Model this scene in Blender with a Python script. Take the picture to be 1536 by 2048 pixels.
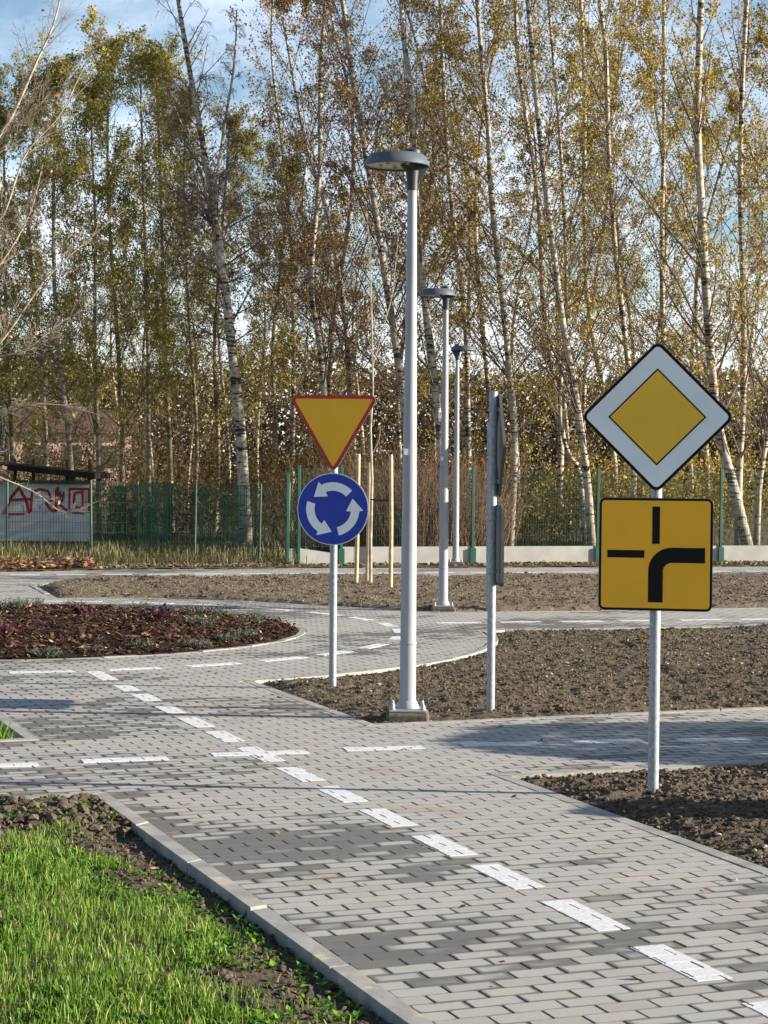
import bpy, math, random
import numpy as np
from mathutils import Matrix, Vector

for o in list(bpy.data.objects):
    bpy.data.objects.remove(o, do_unlink=True)
scene = bpy.context.scene
COL = scene.collection
R_ = math.radians

# ------------------------------------------------------------------ camera
H_CAM, F_PX, PITCH, ROLL = 1.84, 3900.0, R_(1.33), R_(0.5)
fw = np.array([0, math.cos(PITCH), -math.sin(PITCH)])
u0 = np.array([0, math.sin(PITCH), math.cos(PITCH)])
r0 = np.array([1.0, 0, 0])
CR = math.cos(ROLL) * r0 + math.sin(ROLL) * u0
CU = math.cos(ROLL) * u0 - math.sin(ROLL) * r0
cd = bpy.data.cameras.new('camera')
cam = bpy.data.objects.new('camera', cd)
COL.objects.link(cam)
cam.matrix_world = Matrix(((CR[0], CU[0], -fw[0], 0), (CR[1], CU[1], -fw[1], 0),
                           (CR[2], CU[2], -fw[2], H_CAM), (0, 0, 0, 1)))
cd.sensor_fit = 'HORIZONTAL'
cd.sensor_width = 36
cd.lens = 36 * F_PX / 1536
cd.clip_start = 0.1
cd.clip_end = 5000
scene.camera = cam

# ------------------------------------------------------------------ light
SUN_EL, SUN_AZ = R_(16.5), R_(4.0)      # azimuth: turned from +X towards the camera side
sdir = Vector((math.cos(SUN_EL) * math.cos(SUN_AZ), -math.cos(SUN_EL) * math.sin(SUN_AZ), math.sin(SUN_EL)))
world = bpy.data.worlds.new('World')
scene.world = world
world.use_nodes = True
wn, wl = world.node_tree.nodes, world.node_tree.links
wn.clear()
wout = wn.new('ShaderNodeOutputWorld')
wbg = wn.new('ShaderNodeBackground')
sky = wn.new('ShaderNodeTexSky')
sky.sky_type = 'NISHITA'
sky.sun_disc = False
sky.sun_elevation = SUN_EL
sky.sun_rotation = math.atan2(sdir.x, sdir.y)
sky.air_density = 1.0
sky.dust_density = 0.5
sky.ozone_density = 2.2
wtc = wn.new('ShaderNodeTexCoord')
wmap = wn.new('ShaderNodeMapping')
wmap.inputs['Scale'].default_value = (1.0, 1.0, 2.6)
wno = wn.new('ShaderNodeTexNoise')
wno.inputs['Scale'].default_value = 5.0
wno.inputs['Detail'].default_value = 9
wno.inputs['Roughness'].default_value = 0.62
wramp = wn.new('ShaderNodeMapRange')
wramp.inputs[1].default_value = 0.40
wramp.inputs[2].default_value = 0.64
wramp.inputs[3].default_value = 0.0
wramp.inputs[4].default_value = 0.9
wmix = wn.new('ShaderNodeMixRGB')
wmix.inputs[2].default_value = (8.2, 8.7, 9.8, 1)
wl.new(wtc.outputs['Generated'], wmap.inputs[0])
wl.new(wmap.outputs[0], wno.inputs['Vector'])
wl.new(wno.outputs['Fac'], wramp.inputs[0])
wsep = wn.new('ShaderNodeSeparateXYZ')
wl.new(wtc.outputs['Generated'], wsep.inputs[0])
wel = wn.new('ShaderNodeMapRange')          # thin cloud thickens towards the horizon all the way round
wel.inputs[1].default_value = 0.05
wel.inputs[2].default_value = 0.38
wel.inputs[3].default_value = 1.0
wel.inputs[4].default_value = 0.12
wl.new(wsep.outputs[2], wel.inputs[0])
wmul = wn.new('ShaderNodeMath')
wmul.operation = 'MULTIPLY'
wl.new(wramp.outputs[0], wmul.inputs[0])
wl.new(wel.outputs[0], wmul.inputs[1])
wl.new(wmul.outputs[0], wmix.inputs[0])
wl.new(sky.outputs[0], wmix.inputs[1])
wl.new(wmix.outputs[0], wbg.inputs[0])
wbg.inputs[1].default_value = 0.066
wl.new(wbg.outputs[0], wout.inputs[0])
sl = bpy.data.lights.new('sun', 'SUN')
sl.energy = 5.0
sl.angle = R_(0.53)
sl.color = (1.0, 0.90, 0.76)
so = bpy.data.objects.new('sun', sl)
COL.objects.link(so)
so.rotation_euler = sdir.to_track_quat('Z', 'Y').to_euler()
so.location = (20, -2, 15)
scene.view_settings.view_transform = 'Standard'
scene.view_settings.look = 'None'
scene.view_settings.gamma = 1
scene.view_settings.use_curve_mapping = False
scene.view_settings.exposure = 1.5
scene.render.resolution_x = 768
scene.render.resolution_y = 1024

# ------------------------------------------------------------------ helpers
CAM = np.array([0, 0, H_CAM])


def ray(px, py):
    return fw + (px - 768) / F_PX * CR + (1024 - py) / F_PX * CU


def G(px, py, z=0.0):                       # pixel of the photograph -> point on a level plane
    d = ray(px, py)
    return CAM + d * ((z - H_CAM) / d[2])


def AT(px, py, Y):                          # pixel -> point at a known distance
    d = ray(px, py)
    return CAM + d * (Y / d[1])


def proj(p):
    q = np.asarray(p, float) - CAM
    z = q @ fw
    return 768 + F_PX * (q @ CR) / z, 1024 - F_PX * (q @ CU) / z


def mesh_np(name, verts, faces, mat=None, smooth=False, uvs=None):
    """faces: list of int arrays (n,k), each array all of one face size"""
    me = bpy.data.meshes.new(name)
    verts = np.asarray(verts, np.float32)
    if not isinstance(faces, (list, tuple)):
        faces = [faces]
    faces = [np.asarray(f, np.int32) for f in faces if len(f)]
    me.vertices.add(len(verts))
    me.vertices.foreach_set('co', verts.ravel())
    loops = np.concatenate([f.ravel() for f in faces])
    sizes = np.concatenate([np.full(len(f), f.shape[1], np.int32) for f in faces])
    starts = np.concatenate([[0], np.cumsum(sizes)[:-1]]).astype(np.int32)
    me.loops.add(len(loops))
    me.loops.foreach_set('vertex_index', loops)
    me.polygons.add(len(sizes))
    me.polygons.foreach_set('loop_start', starts)
    me.polygons.foreach_set('loop_total', sizes)
    me.polygons.foreach_set('use_smooth', np.full(len(sizes), bool(smooth)))
    if uvs is not None:
        ul = me.uv_layers.new(name='UVMap')
        ul.data.foreach_set('uv', np.asarray(uvs, np.float32)[loops].ravel())
    me.update(calc_edges=True)
    me.validate()
    if mat:
        me.materials.append(mat)
    return me


def link(name, me, parent=None, loc=None):
    o = bpy.data.objects.new(name, me)
    COL.objects.link(o)
    if parent is not None:
        o.parent = parent
    if loc is not None:
        o.location = loc
    return o


def tag(o, label=None, cat=None, group=None, kind=None):
    if label:
        o['label'] = label
    if cat:
        o['category'] = cat
    if group:
        o['group'] = group
    if kind:
        o['kind'] = kind
    return o


class MB:
    """collects shapes with python lists, builds ONE mesh"""

    def __init__(s):
        s.v, s.f = [], []

    def add(s, vs, fs):
        b = len(s.v)
        s.v += [tuple(map(float, v)) for v in vs]
        s.f += [tuple(i + b for i in f) for f in fs]

    def box(s, c, d, rz=0.0):
        x, y, z = [k / 2 for k in d]
        ca, sa = math.cos(rz), math.sin(rz)
        vs = []
        for zz in (-z, z):
            for xx, yy in ((-x, -y), (x, -y), (x, y), (-x, y)):
                vs.append((c[0] + xx * ca - yy * sa, c[1] + xx * sa + yy * ca, c[2] + zz))
        s.add(vs, [(3, 2, 1, 0), (4, 5, 6, 7), (0, 1, 5, 4), (1, 2, 6, 5), (2, 3, 7, 6), (3, 0, 4, 7)])

    def lathe(s, prof, n=24, c=(0, 0, 0), cap=True):
        b = []
        for r, z in prof:
            for i in range(n):
                a = 2 * math.pi * i / n
                b.append((c[0] + r * math.cos(a), c[1] + r * math.sin(a), c[2] + z))
        fs = []
        for k in range(len(prof) - 1):
            for i in range(n):
                j = (i + 1) % n
                fs.append((k * n + i, k * n + j, (k + 1) * n + j, (k + 1) * n + i))
        if cap:
            fs.append(tuple(range(n - 1, -1, -1)))
            fs.append(tuple((len(prof) - 1) * n + i for i in range(n)))
        s.add(b, fs)

    def plate(s, poly, y0, y1):
        """2-D outline (x,z) extruded between y0 (front) and y1 (back)"""
        n = len(poly)
        vs = [(x, y0, z) for x, z in poly] + [(x, y1, z) for x, z in poly]
        fs = [tuple(range(n)), tuple(range(2 * n - 1, n - 1, -1))]
        fs += [((i + 1) % n, i, n + i, n + (i + 1) % n) for i in range(n)]
        s.add(vs, fs)

    def tube(s, pts, rad, n=6):
        pts = [np.asarray(p, float) for p in pts]
        if not hasattr(rad, '__len__'):
            rad = [rad] * len(pts)
        vs = []
        for i, p in enumerate(pts):
            t = pts[min(i + 1, len(pts) - 1)] - pts[max(i - 1, 0)]
            t /= np.linalg.norm(t) + 1e-9
            a = np.cross(t, [0.31, 0.87, 0.11] if abs(t[2]) > .7 else [0, 0, 1])
            a /= np.linalg.norm(a) + 1e-9
            b = np.cross(t, a)
            for k in range(n):
                q = 2 * math.pi * k / n
                vs.append(p + rad[i] * (a * math.cos(q) + b * math.sin(q)))
        fs = []
        for i in range(len(pts) - 1):
            for k in range(n):
                m = (k + 1) % n
                fs.append((i * n + k, (i + 1) * n + k, (i + 1) * n + m, i * n + m))
        fs.append(tuple(range(n)))
        fs.append(tuple((len(pts) - 1) * n + k for k in range(n - 1, -1, -1)))
        s.add(vs, fs)

    def build(s, name, mat, parent=None, smooth=False, bevel=0.0):
        me = bpy.data.meshes.new(name)
        me.from_pydata(s.v, [], s.f)
        me.materials.append(mat)
        if smooth:
            me.polygons.foreach_set('use_smooth', [True] * len(me.polygons))
            try:
                me.set_sharp_from_angle(angle=R_(40))
            except Exception:
                pass
        o = link(name, me, parent)
        if bevel:
            m = o.modifiers.new('bevel', 'BEVEL')
            m.width = bevel
            m.segments = 2
        return o


def empty(name, loc=(0, 0, 0), rz=0.0):
    o = bpy.data.objects.new(name, None)
    o.empty_display_size = 0.2
    COL.objects.link(o)
    o.location = loc
    o.rotation_euler = (0, 0, rz)
    return o


# vectorised value noise
_rn = np.random.RandomState(7)
_LAT = _rn.rand(256, 256).astype(np.float32)


def vnoise(x, y):
    x, y = np.asarray(x, float), np.asarray(y, float)
    xi, yi = np.floor(x).astype(int), np.floor(y).astype(int)
    fx, fy = x - xi, y - yi
    fx, fy = fx * fx * (3 - 2 * fx), fy * fy * (3 - 2 * fy)
    a, b = _LAT[xi % 256, yi % 256], _LAT[(xi + 1) % 256, yi % 256]
    c, d = _LAT[xi % 256, (yi + 1) % 256], _LAT[(xi + 1) % 256, (yi + 1) % 256]
    return (a * (1 - fx) + b * fx) * (1 - fy) + (c * (1 - fx) + d * fx) * fy


def fbm(x, y, o=4):
    r, a = 0, .5
    for k in range(o):
        r = r + a * vnoise(x * 2 ** k + 17.3 * k, y * 2 ** k + 5.1 * k)
        a *= .5
    return r


def tubes_np(P, Rad, S):
    """P (N,K,3), Rad (N,K) -> verts, quads"""
    N, K, _ = P.shape
    T = np.empty_like(P)
    T[:, 1:-1] = P[:, 2:] - P[:, :-2]
    T[:, 0] = P[:, 1] - P[:, 0]
    T[:, -1] = P[:, -1] - P[:, -2]
    T /= np.linalg.norm(T, axis=2, keepdims=True) + 1e-9
    ref = np.zeros_like(T)
    ref[..., 0] = .35
    ref[..., 1] = .9
    ref[..., 2] = .12
    A = np.cross(T, ref)
    A /= np.linalg.norm(A, axis=2, keepdims=True) + 1e-9
    B = np.cross(T, A)
    an = np.arange(S) * 2 * math.pi / S
    V = P[:, :, None, :] + Rad[:, :, None, None] * (A[:, :, None, :] * np.cos(an)[None, None, :, None]
                                                    + B[:, :, None, :] * np.sin(an)[None, None, :, None])
    idx = np.arange(N * K * S).reshape(N, K, S)
    a, b = idx[:, :-1, :], idx[:, 1:, :]
    F = np.stack([a, b, np.roll(b, -1, 2), np.roll(a, -1, 2)], -1).reshape(-1, 4)
    return V.reshape(-1, 3), F


def leaves_np(C, size, rng, flat=False, aspect=.75, hang=0.0):
    """diamond leaf quads, slightly folded along the midrib by their random tilt"""
    N = len(C)
    d = rng.normal(size=(N, 3))
    d[:, 2] -= hang
    if flat:
        d[:, 2] *= .25
    d /= np.linalg.norm(d, axis=1, keepdims=True)
    e = np.cross(d, rng.normal(size=(N, 3)))
    e /= np.linalg.norm(e, axis=1, keepdims=True) + 1e-9
    if flat:
        e[:, 2] *= .3
    s = (size * rng.uniform(.6, 1.3, N))[:, None]
    v = np.stack([C - d * s * .5, C + e * s * aspect * .5 - d * s * .08, C + d * s * .55, C - e * s * aspect * .5 - d * s * .08], 1)
    return v.reshape(-1, 3), np.arange(N * 4).reshape(N, 4)


# ------------------------------------------------------------------ materials
def sr(r, g, b):
    f = lambda c: ((c / 255 + .055) / 1.055) ** 2.4 if c > 10 else c / 255 / 12.92
    return (f(r), f(g), f(b), 1)


class NT:
    def __init__(s, name, rough=.8, spec=.3, metal=0.0):
        s.m = bpy.data.materials.new(name)
        s.m.use_nodes = True
        s.n, s.l = s.m.node_tree.nodes, s.m.node_tree.links
        s.b = s.n['Principled BSDF']
        s.out = s.n['Material Output']
        s.b.inputs['Roughness'].default_value = rough
        s.b.inputs['Specular IOR Level'].default_value = spec
        s.b.inputs['Metallic'].default_value = metal

    def node(s, t, **kw):
        n = s.n.new(t)
        for k, v in kw.items():
            if k.startswith('i_'):
                n.inputs[k[2:]].default_value = v
            elif k.startswith('x'):
                n.inputs[int(k[1:])].default_value = v
            else:
                setattr(n, k, v)
        return n

    def link(s, a, b):
        s.l.new(a, b)

    def pos(s, scale=(1, 1, 1), rz=0.0, obj=False):
        if obj:
            src = s.node('ShaderNodeTexCoord').outputs['Object']
        else:
            src = s.node('ShaderNodeNewGeometry').outputs['Position']
        mp = s.node('ShaderNodeMapping')
        mp.inputs['Scale'].default_value = scale
        mp.inputs['Rotation'].default_value = (0, 0, rz)
        s.link(src, mp.inputs[0])
        return mp.outputs[0]

    def noise(s, vec, scale, detail=4, rough=.55):
        n = s.node('ShaderNodeTexNoise', i_Scale=scale, i_Detail=detail, i_Roughness=rough)
        if vec is not None:
            s.link(vec, n.inputs['Vector'])
        return n.outputs['Fac']

    def ramp(s, fac, stops, interp='LINEAR'):
        n = s.node('ShaderNodeValToRGB')
        e = n.color_ramp.elements
        n.color_ramp.interpolation = interp
        while len(e) < len(stops):
            e.new(.5)
        for k, (p, c) in enumerate(stops):
            e[k].position = p
            e[k].color = c
        s.link(fac, n.inputs[0])
        return n.outputs[0]

    def mix(s, fac, a, b, mode='MIX'):
        n = s.node('ShaderNodeMixRGB', blend_type=mode)
        for i, v in ((0, fac), (1, a), (2, b)):
            if hasattr(v, 'is_linked'):
                s.link(v, n.inputs[i])
            else:
                n.inputs[i].default_value = v
        return n.outputs[0]

    def math(s, op, a, b=0.0, c=0.0, clamp=False):
        n = s.node('ShaderNodeMath', operation=op, use_clamp=clamp)
        for i, v in ((0, a), (1, b), (2, c)):
            if hasattr(v, 'is_linked'):
                s.link(v, n.inputs[i])
            else:
                n.inputs[i].default_value = v
        return n.outputs[0]

    def mrange(s, v, a, b, c=0.0, d=1.0, smooth=True):
        n = s.node('ShaderNodeMapRange', interpolation_type='SMOOTHSTEP' if smooth else 'LINEAR')
        s.link(v, n.inputs[0])
        for i, k in ((1, a), (2, b), (3, c), (4, d)):
            n.inputs[i].default_value = k
        return n.outputs[0]

    def bump(s, h, strength=.4, dist=.01):
        n = s.node('ShaderNodeBump', i_Strength=strength, i_Distance=dist)
        s.link(h, n.inputs['Height'])
        s.link(n.outputs[0], s.b.inputs['Normal'])

    def color(s, c):
        if hasattr(c, 'is_linked'):
            s.link(c, s.b.inputs['Base Color'])
        else:
            s.b.inputs['Base Color'].default_value = c
        return s

    def translucent(s, col, amount=.4):
        tr = s.node('ShaderNodeBsdfTranslucent')
        s.link(col, tr.inputs[0])
        mx = s.node('ShaderNodeMixShader')
        mx.inputs[0].default_value = amount
        s.link(s.b.outputs[0], mx.inputs[1])
        s.link(tr.outputs[0], mx.inputs[2])
        s.link(mx.outputs[0], s.out.inputs[0])


def island(nt):
    return nt.node('ShaderNodeNewGeometry').outputs['Random Per Island']


def plain(name, c, rough=.6, spec=.4, metal=0.0, var=.12, scale=6.0, obj=False):
    m = NT(name, rough, spec, metal)
    p = m.pos(obj=obj)
    n = m.noise(p, scale, 5)
    dk = tuple(k * (1 - var * 2) for k in c[:3]) + (1,)
    lt = tuple(min(1, k * (1 + var)) for k in c[:3]) + (1,)
    m.color(m.ramp(n, [(.3, dk), (.7, lt)]))
    return m.m


def leafmat(name, stops, trans=.4, rough=.55):
    m = NT(name, rough, .25)
    rnd = island(m)
    oi = m.node('ShaderNodeObjectInfo').outputs['Random']
    f = m.math('ADD', m.math('MULTIPLY', rnd, .8), m.math('MULTIPLY', oi, .2))
    c = m.ramp(f, stops)
    m.color(c)
    m.translucent(c, trans)
    return m.m


THETA = R_(21.1)
LOW_SIDE = float(G(209, 1586)[0] * math.cos(THETA) + G(209, 1586)[1] * math.sin(THETA))
M = {}

# paving blocks: dry pale faces, damp dark bands that follow the blocks
m = NT('concrete_block', .82, .3)
p = m.pos(rz=-THETA)
isl = m.node('ShaderNodeNewGeometry').outputs['Random Per Island']
oir = m.node('ShaderNodeObjectInfo').outputs['Random']
rnd = m.math('FRACT', m.math('ADD', m.math('MULTIPLY', isl, 7.31), oir))
rnd2 = m.math('FRACT', m.math('MULTIPLY', rnd, 13.7))
tone = m.ramp(rnd, [(0, sr(149, 146, 140)), (.3, sr(154, 151, 146)), (.6, sr(158, 155, 150)), (.86, sr(154, 153, 150)), (1, sr(163, 156, 146))])
speck = m.noise(m.pos(), 260, 3, .7)
tone = m.mix(.22, tone, m.ramp(speck, [(.3, (.12, .12, .12, 1)), (.7, (.75, .74, .72, 1))]), 'OVERLAY')
uv = m.node('ShaderNodeUVMap', uv_map='UVMap').outputs[0]
sx = m.node('ShaderNodeSeparateXYZ')
m.link(uv, sx.inputs[0])
ex = m.math('ABSOLUTE', m.math('SUBTRACT', sx.outputs[0], .5))
ey = m.math('ABSOLUTE', m.math('SUBTRACT', sx.outputs[1], .5))
edge = m.math('MAXIMUM', m.math('MULTIPLY', m.math('SUBTRACT', ex, .38), 2.6), m.math('MULTIPLY', m.math('SUBTRACT', ey, .26), 1.0))
edge = m.math('MAXIMUM', edge, 0.0)
pw = m.node('ShaderNodeMapping')
pw.inputs['Scale'].default_value = (.55, 1.0, 1)
m.link(p, pw.inputs[0])
wet = m.noise(pw.outputs[0], .62, 4, .5)
wet2 = m.noise(pw.outputs[0], 3.4, 3, .6)
wsum = m.math('ADD', m.math('ADD', wet, m.math('MULTIPLY', m.math('SUBTRACT', wet2, .5), .30)),
              m.math('MULTIPLY', m.math('SUBTRACT', rnd2, .5), .16))
wsum = m.math('ADD', wsum, m.math('MULTIPLY', edge, .46))
spy = m.node('ShaderNodeSeparateXYZ')
m.link(p, spy.inputs[0])                 # the paving drains towards the lawn kerb and stays damp there
wsum = m.math('ADD', wsum, m.mrange(spy.outputs[0], LOW_SIDE - .6, LOW_SIDE + 1.7, .075, -.012))
damp = m.mrange(wsum, .548, .625)
dcol = m.mix(1.0, tone, (.36, .36, .355, 1), 'MULTIPLY')
c = m.mix(m.math('MULTIPLY', damp, .92), tone, dcol)
yel = m.mrange(m.noise(p, 1.3, 3), .58, .75, 0, .55)
c = m.mix(yel, c, m.mix(1.0, c, sr(236, 208, 168), 'MULTIPLY'))
qx = m.math('DIVIDE', m.math('MAXIMUM', m.math('SUBTRACT', ex, .36), 0.0), .14)
qy = m.math('DIVIDE', m.math('MAXIMUM', m.math('SUBTRACT', ey, .24), 0.0), .26)
qr = m.math('SQRT', m.math('ADD', m.math('MULTIPLY', qx, qx), m.math('MULTIPLY', qy, qy)))
qn = m.math('MULTIPLY', m.math('SUBTRACT', m.noise(m.pos(), 14, 3), .5), .5)
margin = m.mrange(m.math('ADD', qr, qn), .68, 1.0)
margin = m.math('MULTIPLY', margin, m.mrange(m.noise(m.pos(), 2.1, 3), .32, .62, .35, .92))
c = m.mix(margin, c, m.mix(1.0, c, (.46, .43, .40, 1), 'MULTIPLY'))
dirt = m.math('MAXIMUM', m.mrange(ey, .44, .48), m.mrange(ex, .47, .49))
c = m.mix(m.math('MULTIPLY', dirt, .6), c, sr(80, 74, 67))
m.color(c)
m.link(m.mrange(damp, 0, 1, .85, .62), m.b.inputs['Roughness'])
m.bump(m.math('ADD', m.noise(m.pos(), 220, 3, .7), m.math('MULTIPLY', m.noise(m.pos(), 30, 2), .5)), .35, .002)
M['paver'] = m.m

m = NT('joint_sand', .95, .1)
m.color(m.ramp(m.noise(m.pos(), 60, 4), [(.3, sr(66, 58, 50)), (.55, sr(88, 79, 68)), (.75, sr(130, 118, 100))]))
M['joint'] = m.m

m = NT('white_road_paint', .75, .3)
sp = m.noise(m.pos(), 55, 5, .7)
w = m.ramp(sp, [(.30, sr(148, 147, 145)), (.42, sr(186, 187, 188)), (.62, sr(204, 205, 207))])
m.color(w)
m.bump(m.noise(m.pos(), 220, 3), .25, .002)
M['paint'] = m.m

m = NT('kerb_concrete', .85, .3)
b1 = m.noise(m.pos(), 5, 5, .6)
b2 = m.noise(m.pos(), 190, 3, .7)
c = m.ramp(b1, [(.3, sr(122, 121, 117)), (.55, sr(146, 144, 139)), (.8, sr(170, 165, 152))])
c = m.mix(.25, c, m.ramp(b2, [(.3, (.1, .1, .1, 1)), (.7, (.8, .8, .78, 1))]), 'OVERLAY')
sand = m.mrange(m.noise(m.pos(), 3.1, 5, .7), .56, .68, 0, .55)
c = m.mix(sand, c, sr(202, 186, 148))
m.color(c)
m.bump(b2, .3, .002)
M['kerb'] = m.m


def soilmat(name, d, mid, l, scale=18.0):
    m = NT(name, .95, .15)
    a = m.noise(m.pos(), scale, 6, .65)
    b = m.noise(m.pos(), .9, 3)
    isl = island(m)
    c = m.ramp(m.math('ADD', m.math('MULTIPLY', a, .8), m.math('MULTIPLY', isl, .2)), [(.28, d), (.5, mid), (.78, l)])
    c = m.mix(m.mrange(b, .35, .65, 0, .45), c, m.mix(1.0, c, (.62, .6, .58, 1), 'MULTIPLY'))
    m.color(c)
    m.bump(m.noise(m.pos(), scale * 2.6, 6, .75), .9, .03)
    return m.m


M['soil'] = soilmat('loose_soil', sr(74, 66, 55), sr(110, 99, 83), sr(146, 133, 113))
M['soil_wet'] = soilmat('turned_soil', sr(62, 54, 46), sr(98, 87, 74), sr(140, 127, 108))
M['mulch'] = soilmat('bark_mulch', sr(30, 20, 15), sr(52, 34, 26), sr(82, 55, 41), 40)
M['verge'] = soilmat('rough_verge', sr(58, 56, 32), sr(86, 78, 48), sr(126, 110, 72), 8)
m = NT('far_ground', .95, .1)
m.color(m.ramp(m.noise(m.pos(), .4, 6), [(.3, sr(66, 62, 40)), (.7, sr(104, 94, 62))]))
M['ground'] = m.m

m = NT('bark_chip', .85, .2)
m.color(m.ramp(island(m), [(0, sr(34, 23, 18)), (.5, sr(58, 38, 28)), (.85, sr(82, 55, 40)), (.96, sr(122, 88, 64)), (1, sr(184, 152, 116))]))
M['chip'] = m.m

m = NT('grass_blade', .5, .3)
rr = island(m)
c = m.ramp(rr, [(0, sr(62, 94, 28)), (.35, sr(94, 130, 40)), (.7, sr(122, 154, 54)), (.92, sr(152, 172, 78)), (1, sr(200, 186, 128))])
m.color(c)
m.translucent(c, .45)
M['grass'] = m.m
M['weed'] = leafmat('weed_leaf', [(0, sr(44, 84, 22)), (.4, sr(72, 116, 30)), (.8, sr(110, 150, 44)), (1, sr(150, 172, 80))], .3)
M['dullgrass'] = leafmat('dull_rough_grass', [(0, sr(42, 48, 26)), (.5, sr(68, 72, 38)), (.85, sr(96, 94, 52)), (1, sr(140, 126, 82))], .2)
M['seedling'] = leafmat('seedling_leaf', [(0, sr(84, 88, 48)), (.5, sr(118, 116, 62)), (1, sr(158, 146, 92))], .3)
M['straw'] = leafmat('dry_grass', [(0, sr(66, 62, 38)), (.4, sr(102, 92, 60)), (.8, sr(146, 130, 92)), (1, sr(196, 180, 136))], .3)
M['fallen'] = leafmat('fallen_leaf', [(0, sr(66, 46, 36)), (.4, sr(110, 80, 60)), (.75, sr(160, 126, 96)), (1, sr(214, 186, 150))], .15)
M['leaf_birch'] = leafmat('birch_leaf_gold', [(0, sr(84, 78, 42)), (.3, sr(122, 111, 54)), (.6, sr(156, 138, 66)), (.85, sr(196, 166, 78)), (1, sr(230, 208, 146))], .42)
M['leaf_rust'] = leafmat('birch_leaf_rust', [(0, sr(82, 64, 48)), (.4, sr(116, 92, 62)), (.75, sr(148, 120, 70)), (1, sr(192, 158, 88))], .38)
M['leaf_green'] = leafmat('aspen_leaf_olive', [(0, sr(104, 102, 56)), (.4, sr(146, 139, 72)), (.75, sr(182, 169, 92)), (.93, sr(214, 196, 116)), (1, sr(236, 204, 126))], .5)
M['leaf_bush'] = leafmat('thicket_leaf', [(0, sr(72, 64, 34)), (.4, sr(104, 90, 42)), (.8, sr(142, 118, 54)), (1, sr(178, 148, 72))], .4)
M['leaf_far'] = leafmat('far_wood_leaf', [(0, sr(66, 58, 38)), (.5, sr(98, 84, 48)), (1, sr(134, 110, 58))], .3)
M['leaf_ever'] = leafmat('evergreen_leaf', [(0, sr(28, 48, 22)), (.5, sr(48, 76, 32)), (1, sr(76, 104, 48))], .15)
M['lav'] = leafmat('lavender_leaf', [(0, sr(54, 58, 48)), (.5, sr(84, 88, 74)), (1, sr(128, 130, 114))], .15)
M['heuch'] = leafmat('purple_leaf', [(0, sr(46, 24, 30)), (.6, sr(84, 46, 54)), (1, sr(120, 78, 82))], .2)

# bark
m = NT('birch_bark', .75, .25)
pb = m.pos(scale=(1, 1, 6.0), obj=True)
n1 = m.noise(pb, 3.2, 5, .6)
pb2 = m.pos(scale=(1, 1, 1), obj=True)
n2 = m.noise(pb2, 1.3, 3, .6)
base = m.ramp(m.noise(pb2, 9, 4), [(.3, sr(120, 108, 94)), (.5, sr(164, 153, 136)), (.8, sr(192, 183, 167))])
dk = m.mrange(m.math('ADD', n1, m.math('MULTIPLY', m.math('SUBTRACT', n2, .5), .6)), .52, .60)
c = m.mix(dk, base, sr(52, 44, 38))
oz = m.node('ShaderNodeSeparateXYZ')
m.link(m.node('ShaderNodeTexCoord').outputs['Object'], oz.inputs[0])
lowf = m.mrange(m.math('ADD', oz.outputs[2], m.math('MULTIPLY', n2, 1.6)), .6, 2.0, .75, 0)
c = m.mix(lowf, c, sr(70, 60, 50))
m.color(c)
m.bump(n1, .5, .01)
M['birch'] = m.m
m = NT('branch_bark', .8, .2)
c = m.ramp(m.noise(m.pos(), 9, 3), [(.3, sr(72, 60, 54)), (.7, sr(126, 110, 100))])
m.color(c)
M['twig'] = m.m
m = NT('pale_branch_bark', .75, .2)
m.color(m.ramp(m.noise(m.pos(), 7, 3), [(.3, sr(120, 106, 90)), (.7, sr(190, 176, 154))]))
M['palebark'] = m.m
m = NT('grey_twig_bark', .75, .2)
m.color(m.ramp(m.noise(m.pos(), 7, 3), [(.3, sr(88, 78, 68)), (.7, sr(142, 130, 114))]))
M['greytwig'] = m.m
m = NT('aspen_bark', .8, .2)
pb = m.pos(scale=(1, 1, 4.0), obj=True)
m.color(m.ramp(m.noise(pb, 3.0, 5, .65), [(.3, sr(58, 50, 40)), (.48, sr(122, 110, 88)), (.7, sr(176, 164, 136))]))
M['aspen'] = m.m
M['redstem'] = leafmat('red_stem', [(0, sr(66, 46, 38)), (.5, sr(106, 76, 62)), (1, sr(150, 118, 96))], .0, .7)

# metals and paints
m = NT('galvanised_steel', .5, .4, .15)
pz = m.pos(scale=(1, 1, .5))
m.color(m.ramp(m.noise(pz, 70, 4, .7), [(.3, sr(112, 116, 120)), (.5, sr(142, 146, 150)), (.75, sr(172, 175, 178))]))
m.link(m.mrange(m.noise(pz, 40, 3), .3, .7, .42, .6), m.b.inputs['Roughness'])
M['galv'] = m.m
m = NT('pole_enamel', .45, .35, 0)
pz = m.pos(scale=(1, 1, .12))
m.color(m.ramp(m.noise(pz, 26, 4, .6), [(.3, sr(138, 140, 145)), (.7, sr(154, 156, 161))]))
M['pole'] = m.m
M['lampgrey'] = plain('lamp_housing_grey', sr(72, 80, 88), .5, .5, 0, .06, 12)
M['lampdark'] = plain('lamp_dark', sr(44, 48, 54), .5, .4, 0, .08, 12)
m = NT('lamp_lens', .25, .5)
m.color(m.ramp(m.noise(m.pos(), 20, 2), [(.3, sr(196, 192, 178)), (.7, sr(222, 218, 206))]))
M['lens'] = m.m
M['led'] = plain('led_module', sr(206, 196, 150), .4, .5)
M['signback'] = plain('sign_back_grey', sr(84, 88, 90), .55, .4, .2, .08, 10)


def film(name, c):
    m = NT(name, .45, .45)
    n = m.noise(m.pos(), 3.0, 3)
    lo = tuple(k * .92 for k in c[:3]) + (1,)
    m.color(m.ramp(n, [(.35, lo), (.65, c)]))
    m.b.inputs['Coat Weight'].default_value = .05
    m.b.inputs['Coat Roughness'].default_value = .25
    return m.m


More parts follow.
